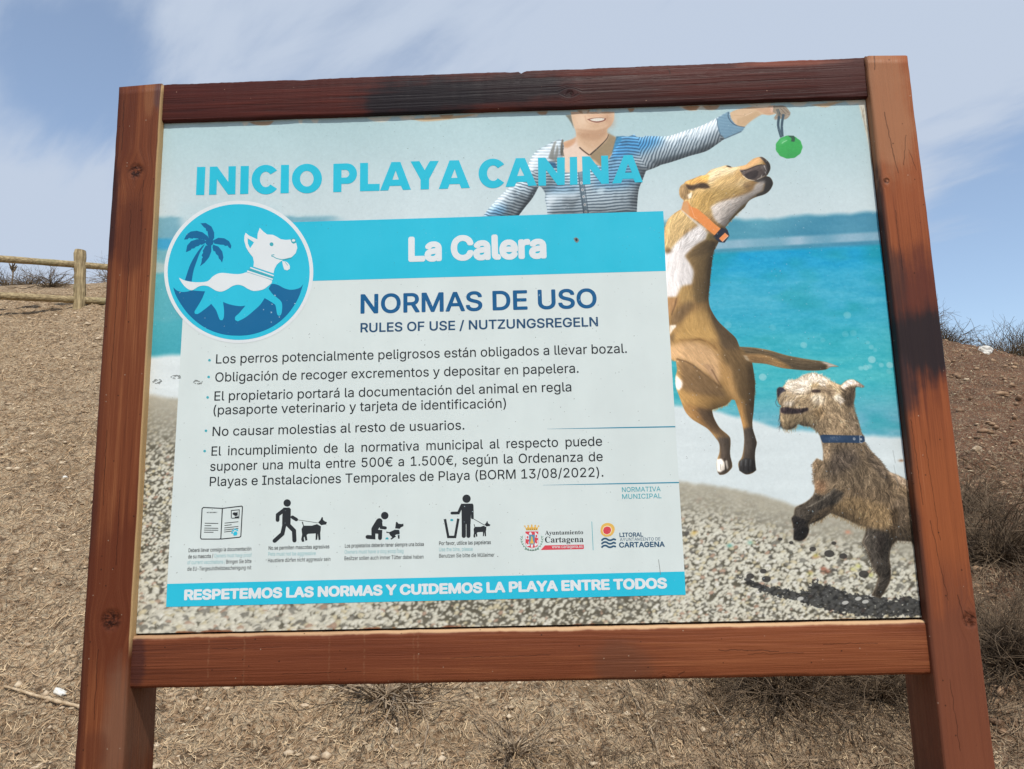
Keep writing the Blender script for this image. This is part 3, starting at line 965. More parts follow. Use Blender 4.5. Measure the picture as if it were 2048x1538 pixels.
def paint(pts, c, a=1.0, feather=0.0, smooth=True, clip=None):
    P = tr(smooth_path(pts) if smooth else pts)
    f = fill(P, 2 + 2.2 * feather * SC)
    if f is None:
        return None
    m_, (y, x) = f
    m_ = blur(m_, feather * SC) * a
    sl = (slice(y, y + m_.shape[0]), slice(x, x + m_.shape[1]))
    if clip is not None:
        m_ = m_ * clip[sl]
    img[sl] += (np.array(c, float) - img[sl]) * m_[..., None]
    return sl, m_


def full_mask(pts, feather=0.0, smooth=True):
    o = np.zeros((IH, IW))
    P = tr(smooth_path(pts) if smooth else pts)
    f = fill(P, 2 + 2.2 * feather * SC)
    m_, (y, x) = f
    o[y:y + m_.shape[0], x:x + m_.shape[1]] = blur(m_, feather * SC)
    return o


def ribbon(pts, w0, w1=None, smooth=True):
    w1 = w0 if w1 is None else w1
    P = smooth_path(pts, False) if smooth else np.array(pts, float)
    T = np.gradient(P, axis=0); T /= np.linalg.norm(T, axis=1, keepdims=True) + 1e-9
    N = np.stack([-T[:, 1], T[:, 0]], -1) * (np.linspace(w0, w1, len(P)) / 2)[:, None]
    return np.concatenate([P + N, (P - N)[::-1]])


def line(pts, w0, c, a=1.0, w1=None, feather=0.0, clip=None, smooth=True):
    return paint(ribbon(pts, w0, w1, smooth), c, a, feather, False, clip)


def dab(x, y, rx, ry, c, a, ang=0.0, clip=None, hard=False):
    """soft (or hard) elliptical brush mark at a photo pixel"""
    (cx, cy), = tr([(x, y)])
    rx, ry = rx * SC, ry * SC
    R_ = int(max(rx, ry) * (1.2 if hard else 2.6)) + 2
    xa, xb, ya, yb = max(int(cx) - R_, 0), min(int(cx) + R_, IW), max(int(cy) - R_, 0), min(int(cy) + R_, IH)
    if xb <= xa or yb <= ya:
        return
    gx_, gy_ = np.meshgrid(np.arange(xa, xb) - cx, np.arange(ya, yb) - cy)
    t = math.radians(ang)
    u, v = (gx_ * math.cos(t) + gy_ * math.sin(t)) / rx, (-gx_ * math.sin(t) + gy_ * math.cos(t)) / ry
    r2 = u * u + v * v
    m_ = np.clip((1 - np.sqrt(r2)) * min(rx, ry) + 0.5, 0, 1) * a if hard else a * np.exp(-r2)
    if clip is not None:
        m_ = m_ * clip[ya:yb, xa:xb]
    img[ya:yb, xa:xb] += (np.array(c, float) - img[ya:yb, xa:xb]) * m_[..., None]


def hair(mask, flow, amp, length=9, scale=1.0, seed=0, curl=0.0, tintc=None):
    """comb the masked area: noise smeared along a hair direction given at a few photo points"""
    ys, xs = np.where(mask > 0.01)
    y0, y1, x0, x1 = ys.min(), ys.max() + 1, xs.min(), xs.max() + 1
    h, w_ = y1 - y0, x1 - x0
    fx_, fy_ = np.zeros((h, w_)), np.zeros((h, w_)); ws = np.zeros((h, w_))
    gx_, gy_ = np.meshgrid(np.arange(x0, x1), np.arange(y0, y1))
    for (a, b_, dx, dy) in flow:
        (cx, cy), = tr([(a, b_)])
        wgt = 1.0 / ((gx_ - cx) ** 2 + (gy_ - cy) ** 2 + 60.0) ** 1.5
        n_ = math.hypot(dx, dy)
        fx_ += wgt * dx / n_; fy_ += wgt * dy / n_; ws += wgt
    fx_ /= ws; fy_ /= ws
    if curl:
        th = np.arctan2(fy_, fx_) + curl * (lat_noise(gx_ / 16.0, gy_ / 16.0, seed + 5) - 0.5) * 2 + curl * 0.6 * (lat_noise(gx_ / 6.0, gy_ / 6.0, seed + 6) - 0.5) * 2
        fx_, fy_ = np.cos(th), np.sin(th)
    nn = np.hypot(fx_, fy_) + 1e-6; fx_ /= nn; fy_ /= nn
    r = np.random.default_rng(seed)
    base = r.random((h, w_))
    if scale > 1:
        base = blur(base, scale - 1) ; base = (base - base.mean()) / base.std() * 0.29 + 0.5
    acc = base.copy(); cnt = 1
    for sgn in (1, -1):
        px_, py_ = np.arange(w_)[None, :] + np.zeros((h, 1)), np.arange(h)[:, None] + np.zeros((1, w_))
        for _ in range(length):
            ix, iy = np.clip(px_.round().astype(int), 0, w_ - 1), np.clip(py_.round().astype(int), 0, h - 1)
            px_ = px_ + sgn * fx_[iy, ix]; py_ = py_ + sgn * fy_[iy, ix]
            ix, iy = np.clip(px_.round().astype(int), 0, w_ - 1), np.clip(py_.round().astype(int), 0, h - 1)
            acc += base[iy, ix]; cnt += 1
    acc /= cnt
    acc = np.clip((acc - acc.mean()) / acc.std(), -2.4, 2.4)
    m_ = mask[y0:y1, x0:x1] * (amp if np.isscalar(amp) else amp[y0:y1, x0:x1])
    img[y0:y1, x0:x1] *= (1 + acc * m_)[..., None]
    return (y0, y1, x0, x1), acc


def fringe(pts, n, L, w0, c, dirf, seed=0, jit=0.4, a=0.9):
    """loose hairs standing off an outline"""
    r = np.random.default_rng(seed)
    P = smooth_path(pts, False, 8)
    for _ in range(n):
        i = r.integers(0, len(P)); p = P[i]
        dx, dy = dirf
        t = math.atan2(dy, dx) + r.normal(0, jit)
        l = L * (0.4 + 0.8 * r.random())
        q1 = p + np.array([math.cos(t), math.sin(t)]) * l * .5
        t += r.normal(0, 0.35)
        q2 = q1 + np.array([math.cos(t), math.sin(t)]) * l * .5
        cc = np.array(c) * (0.8 + 0.35 * r.random())
        line([p, q1, q2], w0, cc, a, w0 * 0.4)


def shade3d(mask, r, L, k):
    """the photographed figure is lit from one side: round its silhouette off"""
    B = blur(mask, r * SC)
    gy_, gx_ = np.gradient(B)
    s_ = np.clip(1 - k * 3.2 * r * SC * (gx_ * L[0] + gy_ * L[1]) , 0.5, 1.12)
    img[:] *= (1 + (s_ - 1) * mask)[..., None]


# --- background of the picture: sky, far shore, sea, foam
def lerp(a, b_, t):
    return np.array(a)[None, None] * (1 - t[..., None]) + np.array(b_)[None, None] * t[..., None]


def sst(x, a, b_):
    t = np.clip((x - a) / (b_ - a), 0, 1)
    return t * t * (3 - 2 * t)


nz1 = fbm(PX / 90, PYY / 26, 101, 4); nz2 = fbm(PX / 30, PYY / 16, 102, 3); nz3 = fbm(PX / 220, PYY / 200, 103, 3)
img[:] = lerp((172, 200, 205), (196, 212, 216), sst(PYY, 220, 440))
img += (nz3 * 12)[..., None]
yh = 441 - 0.047 * (PX - 1420) + 9 * fbm(PX / 60, PX * 0, 110, 3) * 2
hill_c = lerp((80, 150, 172), (70, 138, 166), sst(PX, 1450, 1750)) + (nz1 * 34)[..., None] * np.array([1, .8, .6])
img += (hill_c - img) * (sst(PYY - yh, -6, 7) * sst(PX, 1200, 1300))[..., None]
ys_ = 487 - 0.055 * (PX - 1420)
sandm = sst(PYY - ys_, -9, -1) * (1 - sst(PYY - ys_, 9, 15)) * sst(PX, 1200, 1300) * (0.65 + 0.9 * fbm(PX / 55, PX * 0, 111, 3))
img += (np.array([158, 186, 203]) - img) * np.clip(sandm, 0, 1)[..., None]
ysea = 507 - 0.052 * (PX - 1420)
t_ = PYY - ysea
sea = lerp((22, 156, 202), (62, 168, 197), sst(t_, 0, 90))
sea += (lerp((56, 172, 186), (70, 178, 188), sst(t_, 90, 300)) - sea) * sst(t_, 90, 240)[..., None]
sea += (np.array([104, 172, 190]) - sea) * sst(t_, 260, 360)[..., None]
sea += (fbm(PX / 70, PYY / 12, 104, 4) * 48)[..., None] * np.array([0.9, 0.45, 0.25])
tq = np.clip(fbm(PX / 80, PYY / 34, 105, 3) - 0.08, 0, 1) * 2.0
sea += ((fbm(PX / 9, PYY / 3.5, 141, 3)) * 26)[..., None] * np.array([1, .6, .5])
sea += (np.array([26, 150, 160]) - sea) * np.clip(tq, 0, 0.6)[..., None]
img += (sea - img) * (sst(t_, -5, 5) * sst(PX, 1200, 1300))[..., None]
# left strip: blurred town, shore and sea
lm = 1 - sst(PX, 640, 700)
lft = img * 0 + np.array([186, 208, 212])
for (ya, yb, c_) in [(432, 470, (118, 168, 184)), (478, 500, (64, 158, 198)), (500, 522, (112, 170, 182)), (522, 545, (160, 186, 186)), (545, 640, (88, 170, 182)), (640, 730, (70, 164, 178))]:
    lft += (np.array(c_) - lft) * sst(PYY + nz2 * 10, ya - 5, ya + 5)[..., None]
lft += (nz1 * 26)[..., None] * np.array([1, .7, .5]) * sst(PYY, 430, 470)[..., None]
img += (lft - img) * (lm * sst(PYY, 424, 436))[..., None]
paint([(355, 405), (560, 405), (560, 500), (372, 500)], (188, 208, 213), 1, 7, False)
# bokeh glints
r_ = np.random.default_rng(5)
for (a, c_, s_, al_) in [(1694, 630, 9, .4), (1607, 690, 8, .5), (1645, 680, 6, .22), (1743, 719, 9, .75), (1525, 754, 9, .7), (1721, 736, 6, .5), (1731, 735, 7, .6), (1739, 733, 6, .45), (1762, 730, 6, .45), (1779, 730, 8, .7), (1778, 743, 7, .3),
                         (1735, 685, 5, .3), (1742, 694, 6, .35), (1750, 700, 5, .25), (1455, 650, 9, .3), (1545, 655, 8, .2), (1690, 668, 8, .25), (1706, 666, 8, .25)]:
    dab(a, c_, s_ * .80, s_ * .76, (176, 214, 218), al_ * .62, hard=True); dab(a, c_, s_ * .6, s_ * .6, (190, 220, 222), al_ * .35)
yfo = np.interp(PX, [200, 360, 1348, 1431, 1511, 1552, 1640, 1730, 1860], [716, 712, 812, 824, 843, 857, 866, 871, 880]) + 5 * fbm(PX / 24, PX * 0, 112, 3)
foam = lerp((216, 225, 226), (210, 221, 223), sst(PX, 300, 1850)) + (fbm(PX / 120, PYY / 18, 106, 4) * 14)[..., None]
img += (foam - img) * sst(PYY - yfo, -8, 5)[..., None]

# --- pebble beach
yp = np.interp(PX, [200, 290, 365, 1340, 1450, 1513, 1590, 1700, 1860], [786, 788, 796, 958, 973, 986, 1010, 1030, 1062]) + 6 * fbm(PX / 30, PX * 0, 113, 2)
pm = sst(PYY - yp, -6, 8)
bgp = lerp((178, 173, 156), (96, 92, 79), sst(PYY - yp, 10, 120)) + (nz2 * 30)[..., None]
img += (bgp - img) * pm[..., None]
r_ = np.random.default_rng(9)
stones_ = []
yy = 792.0
while yy < 1275:
    for zone in (0, 1, 2):
        if zone == 0:
            xa, xb, top = 245, 372, 792
            s_ = 6.6 + 6.5 * sst(np.array(yy), 1100, 1230)
        elif zone == 1:
            xa, xb, top = 330, 1390, 1175
            s_ = 9.0
        else:
            xa, xb, top = 1320, 1865, 960
            s_ = 6.4 + 2.2 * math.sin((yy - 960) / 90.0)
        if yy < top:
            continue
        step = float(s_) * 0.82
        nst = int((xb - xa) / step)
        for k in range(nst):
            x = xa + (k + r_.random()) * step
            if zone == 1:
                s_ = 12.5 - 5.5 * sst(np.array(x), 560, 960) + 0.5 * math.sin(x / 50)
            y = yy + r_.normal(0, 2.5)
            if r_.random() < (0.86 if zone != 1 else 0.74):
                stones_.append((y, x, float(s_) * (0.55 + 0.75 * r_.random())))
    yy += 4.3
stones_.sort()
ypx = np.interp
for (y, x, s_) in stones_:
    lim = np.interp(x, [200, 365, 1340, 1450, 1513, 1590, 1700, 1860], [786, 796, 958, 973, 986, 1010, 1030, 1062])
    if y < lim + 4:
        continue
    dep = (y - lim)
    fade = min(1.0, dep / (95.0 if x > 400 else 150.0))
    if y > 1180 and x < 1300:
        fade = 0.9
    v = r_.normal(0, 7)
    hue = r_.random()
    c_ = np.array([218, 215, 198]) + v
    if hue < 0.045:
        c_ = np.array([178, 150, 130]) + v
    elif hue < 0.15:
        c_ = np.array([132, 130, 120]) + v
    elif hue < 0.155:
        c_ = np.array([90, 88, 84])
    elif hue < 0.25:
        c_ = np.array([206, 196, 164]) + v
    c_ = c_ * fade + np.array([184, 180, 164]) * (1 - fade)
    an = r_.normal(-18, 22); el = 0.30 + 0.20 * r_.random()
    sh = np.array([82, 79, 68]) * fade + np.array([160, 156, 140]) * (1 - fade)
    al_ = 0.25 + 0.75 * fade
    dab(x - 0.22 * s_, y + 0.25 * s_, s_ * .64, s_ * el, sh, 0.92 * al_, an, hard=fade > 0.6)
    dab(x, y, s_ * .56, s_ * el * .86, c_ * 0.86, al_, an, hard=fade > 0.6)
    dab(x + 0.10 * s_, y - 0.09 * s_, s_ * .40, s_ * el * .56, np.minimum(c_ * 1.05, 228), 0.85 * al_, an)
# the lens softens the far shingle
_soft = blur(img, 1)
img += (_soft - img) * (pm * 0.8)[..., None]
shadow = ZG([(-240, 1080), (-150, 1090), (-40, 1150), (60, 1180), (180, 1200), (320, 1235), (440, 1240), (520, 1190), (540, 1120), (600, 1150), (660, 1190), (740, 1195), (840, 1235), (960, 1275), (1080, 1280), (1180, 1290), (1320, 1330), (1420, 1320), (1500, 1290), (1600, 1330), (1660, 1360), (1680, 1500), (1500, 1490), (1100, 1500), (860, 1470), (700, 1430), (560, 1400), (430, 1360), (300, 1325), (150, 1290), (0, 1240), (-120, 1160)])
SHM = full_mask(shadow, 3.0)
SHM = (SHM > 0.02) * sst(SHM + 1.5 * fbm(PX / 5.0, PYY / 3.6, 130, 2), 0.36, 0.60)
_s0 = img.copy()
img[:] = img * (1 - SHM[..., None] * 0.72) + np.array([40, 42, 47]) * SHM[..., None] * 0.45
for _ in range(420):
    x, y = 1290 + 560 * r_.random(), 1160 + 75 * r_.random()
    dab(x, y, .8 + r_.random(), .8, (150, 152, 152), 0.8 * r_.random(), clip=SHM)
for (a, b_) in [(1548, 1162), (1600, 1197), (1716, 1197), (1690, 1205), (1745, 1190), (1730, 1203)]:
    dab(a, b_, 6, 3.2, (190, 190, 184), .9, -10, hard=True)
for (a, b_, c_) in [(1631, 1111, (196, 184, 96)), (1705, 1138, (200, 196, 120)), (1716, 1132, (196, 196, 110)), (1741, 1150, (190, 190, 110)), (1388, 1065, (210, 176, 90)), (1459, 1091, (70, 150, 140)), (1500, 1085, (120, 176, 160)), (1695, 1064, (206, 140, 112)), (1646, 1137, (160, 96, 76)), (1655, 1142, (150, 90, 70)), (1620, 1146, (190, 186, 110))]:
    dab(a, b_, 5, 3.5, c_, .7)
for (a, b_, s_) in [(1667, 1086, 4.5), (1625, 1098, 6), (1658, 1107, 9), (1727, 1148, 9), (1526, 1142, 6), (1532, 1158, 8), (1500, 1152, 7), (1686, 1112, 7), (1582, 1085, 4), (1560, 1078, 4)]:
    dab(a, b_, s_, s_ * .7, (58, 56, 54), .9, hard=True)

# --- the woman in the striped top
skin, skin_l, skin_d = (214, 182, 152), (226, 204, 188), (176, 140, 108)
torso = ZBm([(620, 600), (680, 520), (770, 470), (850, 425), (940, 396), (960, 480), (945, 560), (975, 742), (1130, 735), (1250, 640), (1345, 685), (1450, 560), (1490, 420), (1540, 370), (1620, 372), (1680, 352), (1710, 378), (1960, 372), (1990, 480), (1960, 660), (1900, 690), (1800, 725), (1760, 830), (1730, 900), (1715, 1000), (1705, 1160), (1150, 1190), (790, 1190), (785, 1100), (765, 1010), (770, 960), (735, 900), (705, 880), (640, 1000), (560, 1100), (470, 1220), (110, 1220), (200, 1100), (330, 960), (440, 860), (545, 790)])
sleeve = ZC([(-60, 405), (60, 408), (115, 410), (200, 402), (350, 352), (470, 318), (560, 280), (660, 226), (780, 163), (830, 260), (940, 315), (905, 360), (740, 435), (660, 490), (560, 555), (400, 602), (200, 668), (60, 706), (-80, 760)])
TM = np.maximum(full_mask(torso, 0.3), full_mask(sleeve, 0.3))
body_left = full_mask(ZBm([(100, 1230), (440, 850), (545, 780), (640, 700), (720, 880), (480, 1230)]), 2)
body_arm = full_mask(ZC([(-120, 380), (30, 400), (120, 410), (350, 350), (680, 215), (700, 470), (400, 620), (0, 760), (-90, 640)]), 2)
hair_l = ZBm([(975, 156), (1035, 150), (1052, 230), (1062, 300), (1040, 245), (1005, 190)])
paint(hair_l, (116, 116, 104), 1, .5)
paint(ZBm([(1030, 120), (1478, 120), (1472, 200), (1442, 262), (1405, 300), (1402, 335), (1420, 350), (1490, 380), (1500, 440), (1450, 560), (1345, 690), (1130, 745), (970, 750), (940, 560), (938, 480), (960, 430), (1050, 400), (1085, 375), (1082, 330), (1062, 270), (1042, 200)]), skin, 1, .3)
paint(ZBm([(1070, 330), (1110, 480), (1220, 565), (1230, 700), (1130, 745), (970, 750), (940, 560), (945, 485), (1000, 492), (1075, 420)]), skin_l, .9, 2)
paint(ZBm([(955, 445), (1040, 405), (1082, 380), (1072, 440), (1000, 486), (960, 478)]), (200, 152, 118), .8, 1.2)
paint(ZBm([(1225, 560), (1330, 470), (1405, 395), (1410, 335), (1490, 380), (1495, 440), (1445, 560), (1345, 690), (1280, 620), (1240, 600)]), (142, 126, 98), .9, 1.6)
paint(ZBm([(1100, 330), (1200, 330), (1320, 310), (1400, 285), (1400, 390), (1330, 470), (1230, 500), (1140, 440)]), (196, 160, 128), .6, 3)
dab(*ZBm([(1440, 220)])[0], 9, 14, (190, 150, 120), .5)
dab(*ZBm([(1300, 265)])[0], 18, 5, (196, 158, 126), .5)
dab(*ZBm([(1150, 200)])[0], 12, 16, (230, 204, 178), .6)
paint(ZBm([(1090, 330), (1180, 318), (1290, 322), (1395, 298), (1400, 350), (1330, 400), (1220, 410), (1120, 380)]), (172, 132, 102), .55, 4)
line(ZBm([(1085, 300), (1160, 312), (1280, 318), (1380, 296), (1440, 250)]), 2.2, (168, 124, 94), .5, feather=1.2)
dab(*ZBm([(1400, 180)])[0], 8, 14, (180, 138, 108), .5)
line(ZBm([(1176, 160), (1186, 205), (1205, 232)]), 1.6, (186, 140, 110), .5, feather=.8)
line(ZBm([(1404, 160), (1404, 200), (1392, 222)]), 1.6, (176, 130, 100), .5, feather=.8)
dab(*ZBm([(1290, 160)])[0], 20, 3, (224, 172, 140), .5)
paint(ZBm([(1196, 198), (1260, 184), (1340, 180), (1392, 188), (1384, 208), (1340, 226), (1290, 232), (1236, 218)]), (128, 76, 62), .95, .2)
paint(ZBm([(1222, 200), (1270, 188), (1340, 185), (1378, 190), (1364, 206), (1310, 218), (1256, 214)]), (222, 218, 206), 1, .1)
for k in range(7):
    a = 1248 + 18 * k
    line(ZBm([(a, 190), (a + 2, 214)]), .35, (176, 164, 150), .6)
line(ZBm([(1206, 236), (1290, 246), (1372, 230)]), .8, (176, 124, 100), .5, feather=.4)
line(ZBm([(1118, 484), (1165, 525), (1222, 566)]), 2.6, (84, 66, 54))
line(ZBm([(1228, 562), (1330, 470), (1400, 395), (1418, 352)]), 2.8, (66, 54, 46), w1=1.0)
# cloth
cl = (186, 202, 212)
img += (np.array(cl) - img) * TM[..., None]
u = PX - 1170; vv = PYY
ph_t = (PYY + 0.045 * (PX - 1100) - 4 * np.cos((PX - 1155) / 75.0) - 6 * sst(PX, 1240, 1290) * (PX - 1240) / 40 + 1.6 * fbm(PX / 22, PYY / 22, 120, 3) * 2) / 6.0
ph_l = (PYY * 0.98 - 0.26 * (PX - 1000) + 5 * fbm(PX / 14, PYY / 14, 121, 3)) / 6.1
ph_r = (PX + 0.32 * (PYY - 300) - 10 * ((PYY - 340 + 0.45 * (PX - 1300)) / 60) ** 2 * 0.5 + 5 * fbm(PX / 16, PYY / 16, 122, 3)) / 6.4
ph = ph_t * (1 - body_left) + ph_l * body_left
st_t = 0.5 + 0.5 * np.sin(2 * np.pi * ph_t); st_l = 0.5 + 0.5 * np.sin(2 * np.pi * ph_l); st_r = 0.5 + 0.5 * np.sin(2 * np.pi * ph_r)
st_ = st_t * (1 - body_left) + st_l * body_left
st_ = st_ * (1 - body_arm) + st_r * body_arm
st_ = sst(st_, 0.38, 0.68)
lightside = np.clip(0.25 + fbm(PX / 40, PYY / 40, 123, 2), 0, 1)
wash = np.zeros((IH, IW))
for pts, a in ((ZBm([(620, 600), (760, 480), (940, 396), (950, 560), (800, 640), (680, 700), (560, 800)]), .85), (ZBm([(775, 950), (1050, 935), (1130, 945), (1080, 1000), (900, 1010), (800, 1120)]), .95), (ZBm([(330, 940), (440, 860), (500, 850), (380, 1000), (230, 1130), (180, 1110)]), .8),
               (ZC([(115, 412), (350, 350), (660, 226), (700, 330), (480, 420), (330, 430), (200, 480)]), .85)):
    wash = np.maximum(wash, a * full_mask(pts, 4))
dark = np.array([66, 84, 98])
img += (np.array([222, 230, 234]) - img) * (TM * wash * 0.6)[..., None]
img += (dark - img) * (TM * st_ * (0.74 - 0.62 * wash))[..., None]
img += (img * 0.78 - img) * (TM * sst(fbm(PX / 26, PYY / 40, 140, 3), 0.0, 0.3) * (1 - wash))[..., None]
blue = np.zeros((IH, IW))
for pts, a in ((ZBm([(1480, 400), (1560, 365), (1680, 352), (1710, 378), (1960, 372), (1900, 470), (1700, 560), (1500, 640), (1400, 640)]), .9), (ZBm([(1330, 640), (1600, 560), (1760, 840), (1500, 900), (1250, 900)]), .55), (ZBm([(760, 880), (1120, 880), (1110, 935), (800, 940)]), .55), (ZBm([(130, 1200), (300, 1080), (400, 1130), (300, 1220)]), .7), (ZC([(-60, 405), (115, 410), (90, 500), (-60, 520)]), .9)):
    blue = np.maximum(blue, a * full_mask(pts, 9))
img += (img * np.array([.16, .52, .74]) + np.array([0, 18, 32]) - img) * (TM * blue * .8)[..., None]
paint(ZBm([(1495, 372), (1540, 372), (1560, 400), (1480, 500), (1440, 560), (1470, 480)]), (40, 104, 140), .9, .5)
# folds and shade under the arms
for pts, c_, a in ((ZBm([(700, 890), (640, 1010), (560, 1110), (480, 1200), (430, 1210), (560, 1050), (650, 900)]), (62, 74, 84), .7), (ZBm([(1700, 640), (1800, 725), (1760, 830), (1700, 760)]), (66, 74, 82), .55), (ZC([(60, 706), (200, 668), (400, 602), (560, 555), (660, 490), (600, 480), (380, 560), (180, 610), (0, 650)]), (78, 92, 102), .55), (ZBm([(735, 900), (770, 960), (765, 1010), (790, 1180), (760, 1050)]), (80, 92, 100), .8)):
    paint(pts, c_, a, 2.5, clip=TM)
for (p, q_) in (((360, 400), (330, 470)), ((390, 350), (355, 450)), ((440, 340), (405, 480)), ((485, 322), (440, 500)), ((300, 430), (240, 560)), ((205, 405), (160, 520)), ((330, 430), (300, 520))):
    line(ZC([p, ((p[0] + q_[0]) / 2 - 12, (p[1] + q_[1]) / 2), q_]), 1.1, (74, 96, 112), .7, .6, clip=TM)
for k in range(8):
    a = 150 + 45 * k
    line(ZC([(a + 30, 440 - k * 6), (a, 500), (a - 25, 560 - k * 5)]), 1.3, (214, 224, 230), .6, .6, clip=TM)
paint(ZBm([(800, 595), (832, 500), (862, 430), (884, 420), (862, 520), (858, 620)]), (118, 120, 116), .9, .4)
paint(ZBm([(850, 600), (880, 500), (890, 450), (905, 520), (880, 640)]), (120, 122, 118), .8, .4)
paint(ZBm([(925, 560), (925, 470), (940, 400), (958, 410), (948, 480), (965, 580)]), (112, 108, 98), .9, .3)
paint(ZBm([(790, 630), (870, 640), (895, 700), (830, 690)]), (24, 84, 130), .8, 1)
line(ZBm([(1125, 740), (1140, 880), (1160, 1040), (1185, 1180)]), 10, (92, 110, 122), .9, 9)
line(ZBm([(1108, 740), (1125, 880), (1150, 1040), (1165, 1180)]), 1.2, (60, 76, 88), .9)
line(ZBm([(1150, 735), (1172, 880), (1188, 1000), (1212, 1170)]), 1.4, (58, 74, 86), .9)
for (a, b_) in ((1138, 850), (1150, 920), (1162, 990), (1174, 1072), (1184, 1148)):
    dab(*ZBm([(a, b_)])[0], 2.6, 3.2, (206, 214, 218), .9, hard=True); dab(*ZBm([(a, b_)])[0], 1.3, 1.8, (120, 110, 110), .9, hard=True)
paint(ZBm([(1290, 925), (1340, 895), (1400, 910), (1360, 935), (1370, 965), (1310, 960)]), (200, 220, 230), .6, 1.4)
shade3d(TM, 18, (-.5, -.86), .2)
shade3d(TM, 6, (-.5, -.86), .2)
# cuff, forearm, hand
paint(ZC([(664, 234), (720, 195), (782, 162), (800, 220), (852, 292), (942, 315), (905, 362), (742, 434), (688, 375), (668, 300)]), (112, 150, 174), .92, .5)
line(ZC([(664, 234), (672, 310), (700, 400)]), 1.4, (70, 98, 120), .8)
line(ZC([(776, 168), (775, 220), (830, 290), (938, 318)]), 2, (60, 84, 104), .85)
line(ZC([(742, 432), (850, 385), (905, 362)]), 2, (84, 104, 118), .8)
arm_s = ZC([(792, 176), (840, 152), (900, 136), (1010, 116), (1100, 104), (1240, 104), (1240, 190), (1180, 200), (1100, 196), (1000, 258), (935, 315), (860, 298), (806, 240)])
paint(arm_s, (210, 180, 146), 1, .3)
paint(ZC([(860, 240), (960, 200), (1060, 160), (1100, 196), (1000, 258), (935, 312), (860, 298)]), (190, 160, 124), .75, 1.5)
paint(ZC([(1030, 130), (1100, 125), (1230, 118), (1235, 185), (1160, 196), (1090, 165)]), (196, 156, 126), .7, 1)
line(ZC([(830, 200), (930, 205), (1010, 165)]), 1, (168, 136, 104), .5)
line(ZC([(940, 205), (1010, 172)]), 1.2, (236, 216, 190), .6)
paint(ZC([(1185, 115), (1225, 108), (1225, 160), (1200, 180)]), (214, 180, 160), .9, .4)
paint(ZC([(1222, 108), (1310, 104), (1350, 120), (1392, 176), (1384, 204), (1345, 240), (1292, 236), (1236, 246), (1230, 222), (1252, 190), (1216, 168)]), (150, 138, 122), 1, .3)
for a, b_ in (((1290, 130), (1345, 190)), ((1318, 125), (1372, 178)), ((1262, 140), (1310, 210)), ((1330, 210), (1384, 190)), ((1240, 230), (1280, 215))):
    line(ZC([a, b_]), 1.0, (92, 82, 74), .8)
dab(*ZC([(1360, 205)])[0], 4, 2.6, (172, 158, 142), .8); dab(*ZC([(1250, 232)])[0], 4, 2.2, (166, 154, 140), .8)
line(ZC([(1262, 140), (1278, 200), (1270, 300), (1300, 420)]), 5.2, (58, 80, 94)); line(ZC([(1322, 190), (1306, 300), (1312, 412)]), 5.0, (62, 84, 98))
line(ZC([(1262, 140), (1280, 210)]), 3.5, (110, 108, 100)); line(ZC([(1285, 250), (1282, 340), (1300, 410)]), 1, (130, 150, 160), .6)
bx, by = ZC([(1377, 517)])[0]
BP = [(bx + 26.6 * (1 + .018 * math.cos(11 * t)) * math.cos(t), by + 22.8 * (1 + .018 * math.cos(11 * t)) * math.sin(t)) for t in np.linspace(0, 6.283, 60)[:-1]]
paint(BP, (54, 164, 82), 1, .2)
BM = full_mask(BP)
dab(bx + 6, by + 17, 20, 9, (48, 146, 76), .5, clip=BM); dab(bx - 12, by - 12, 10, 5, (96, 190, 120), .7, -25, clip=BM)
line(ZC([(1305, 482), (1325, 465), (1358, 450)]), 1.4, (170, 222, 180), .8)
paint(ZC([(1366, 402), (1425, 404), (1438, 425), (1432, 465), (1398, 462), (1402, 430)]), (48, 82, 66), .95, .2, False)

# --- the leaping tan dog
dog = ZC([(330, 1045), (300, 1015), (286, 960), (300, 905), (335, 878), (352, 858), (420, 832), (500, 800), (545, 793), (600, 745), (690, 716), (760, 698), (822, 716), (880, 708), (950, 692), (985, 662), (1030, 630), (1105, 614), (1150, 640), (1184, 680), (1192, 730), (1168, 786), (1150, 804), (1190, 818), (1216, 862), (1214, 895), (1182, 950), (1132, 986), (1050, 1012), (985, 1046), (952, 1088), (938, 1112), (865, 1178), (800, 1248), (745, 1312), (770, 1345), (690, 1440), (645, 1530)]) \
    + ZD([(625, 345), (622, 382), (600, 420), (585, 500), (570, 620), (558, 760), (546, 880), (552, 960), (572, 1022), (640, 1132), (742, 1232), (825, 1312), (862, 1396)]) \
    + ZE([(842, 166), (980, 175), (1130, 200), (1300, 250), (1500, 288), (1680, 315), (1825, 362), (1745, 366), (1690, 392), (1560, 402), (1400, 392), (1250, 375), (1100, 335), (962, 322), (978, 420), (990, 540), (984, 680), (976, 800), (964, 950), (1000, 1085), (1008, 1120), (992, 1200), (990, 1285), (1002, 1390), (962, 1420), (900, 1432), (835, 1395), (824, 1320), (860, 1258), (882, 1120), (876, 1000), (850, 880), (820, 780), (790, 694), (755, 690), (705, 740), (640, 765), (562, 792), (582, 870), (640, 970), (735, 1055), (748, 1105), (742, 1230), (765, 1350), (740, 1392), (690, 1430), (640, 1438), (618, 1405), (610, 1300), (636, 1215), (634, 1125), (590, 1060), (520, 980), (440, 930), (360, 880), (300, 810), (262, 720), (228, 630), (204, 560), (200, 470), (215, 400), (205, 310), (150, 280), (60, 100)]) \
    + ZD([(40, 1300), (60, 900), (60, 400)]) + ZC([(130, 1440), (146, 1320), (180, 1235), (250, 1168), (330, 1120)])
DM = full_mask(dog, 0.25)
DM_soft = DM
img += (np.array([164, 126, 76]) - img) * DM[..., None]


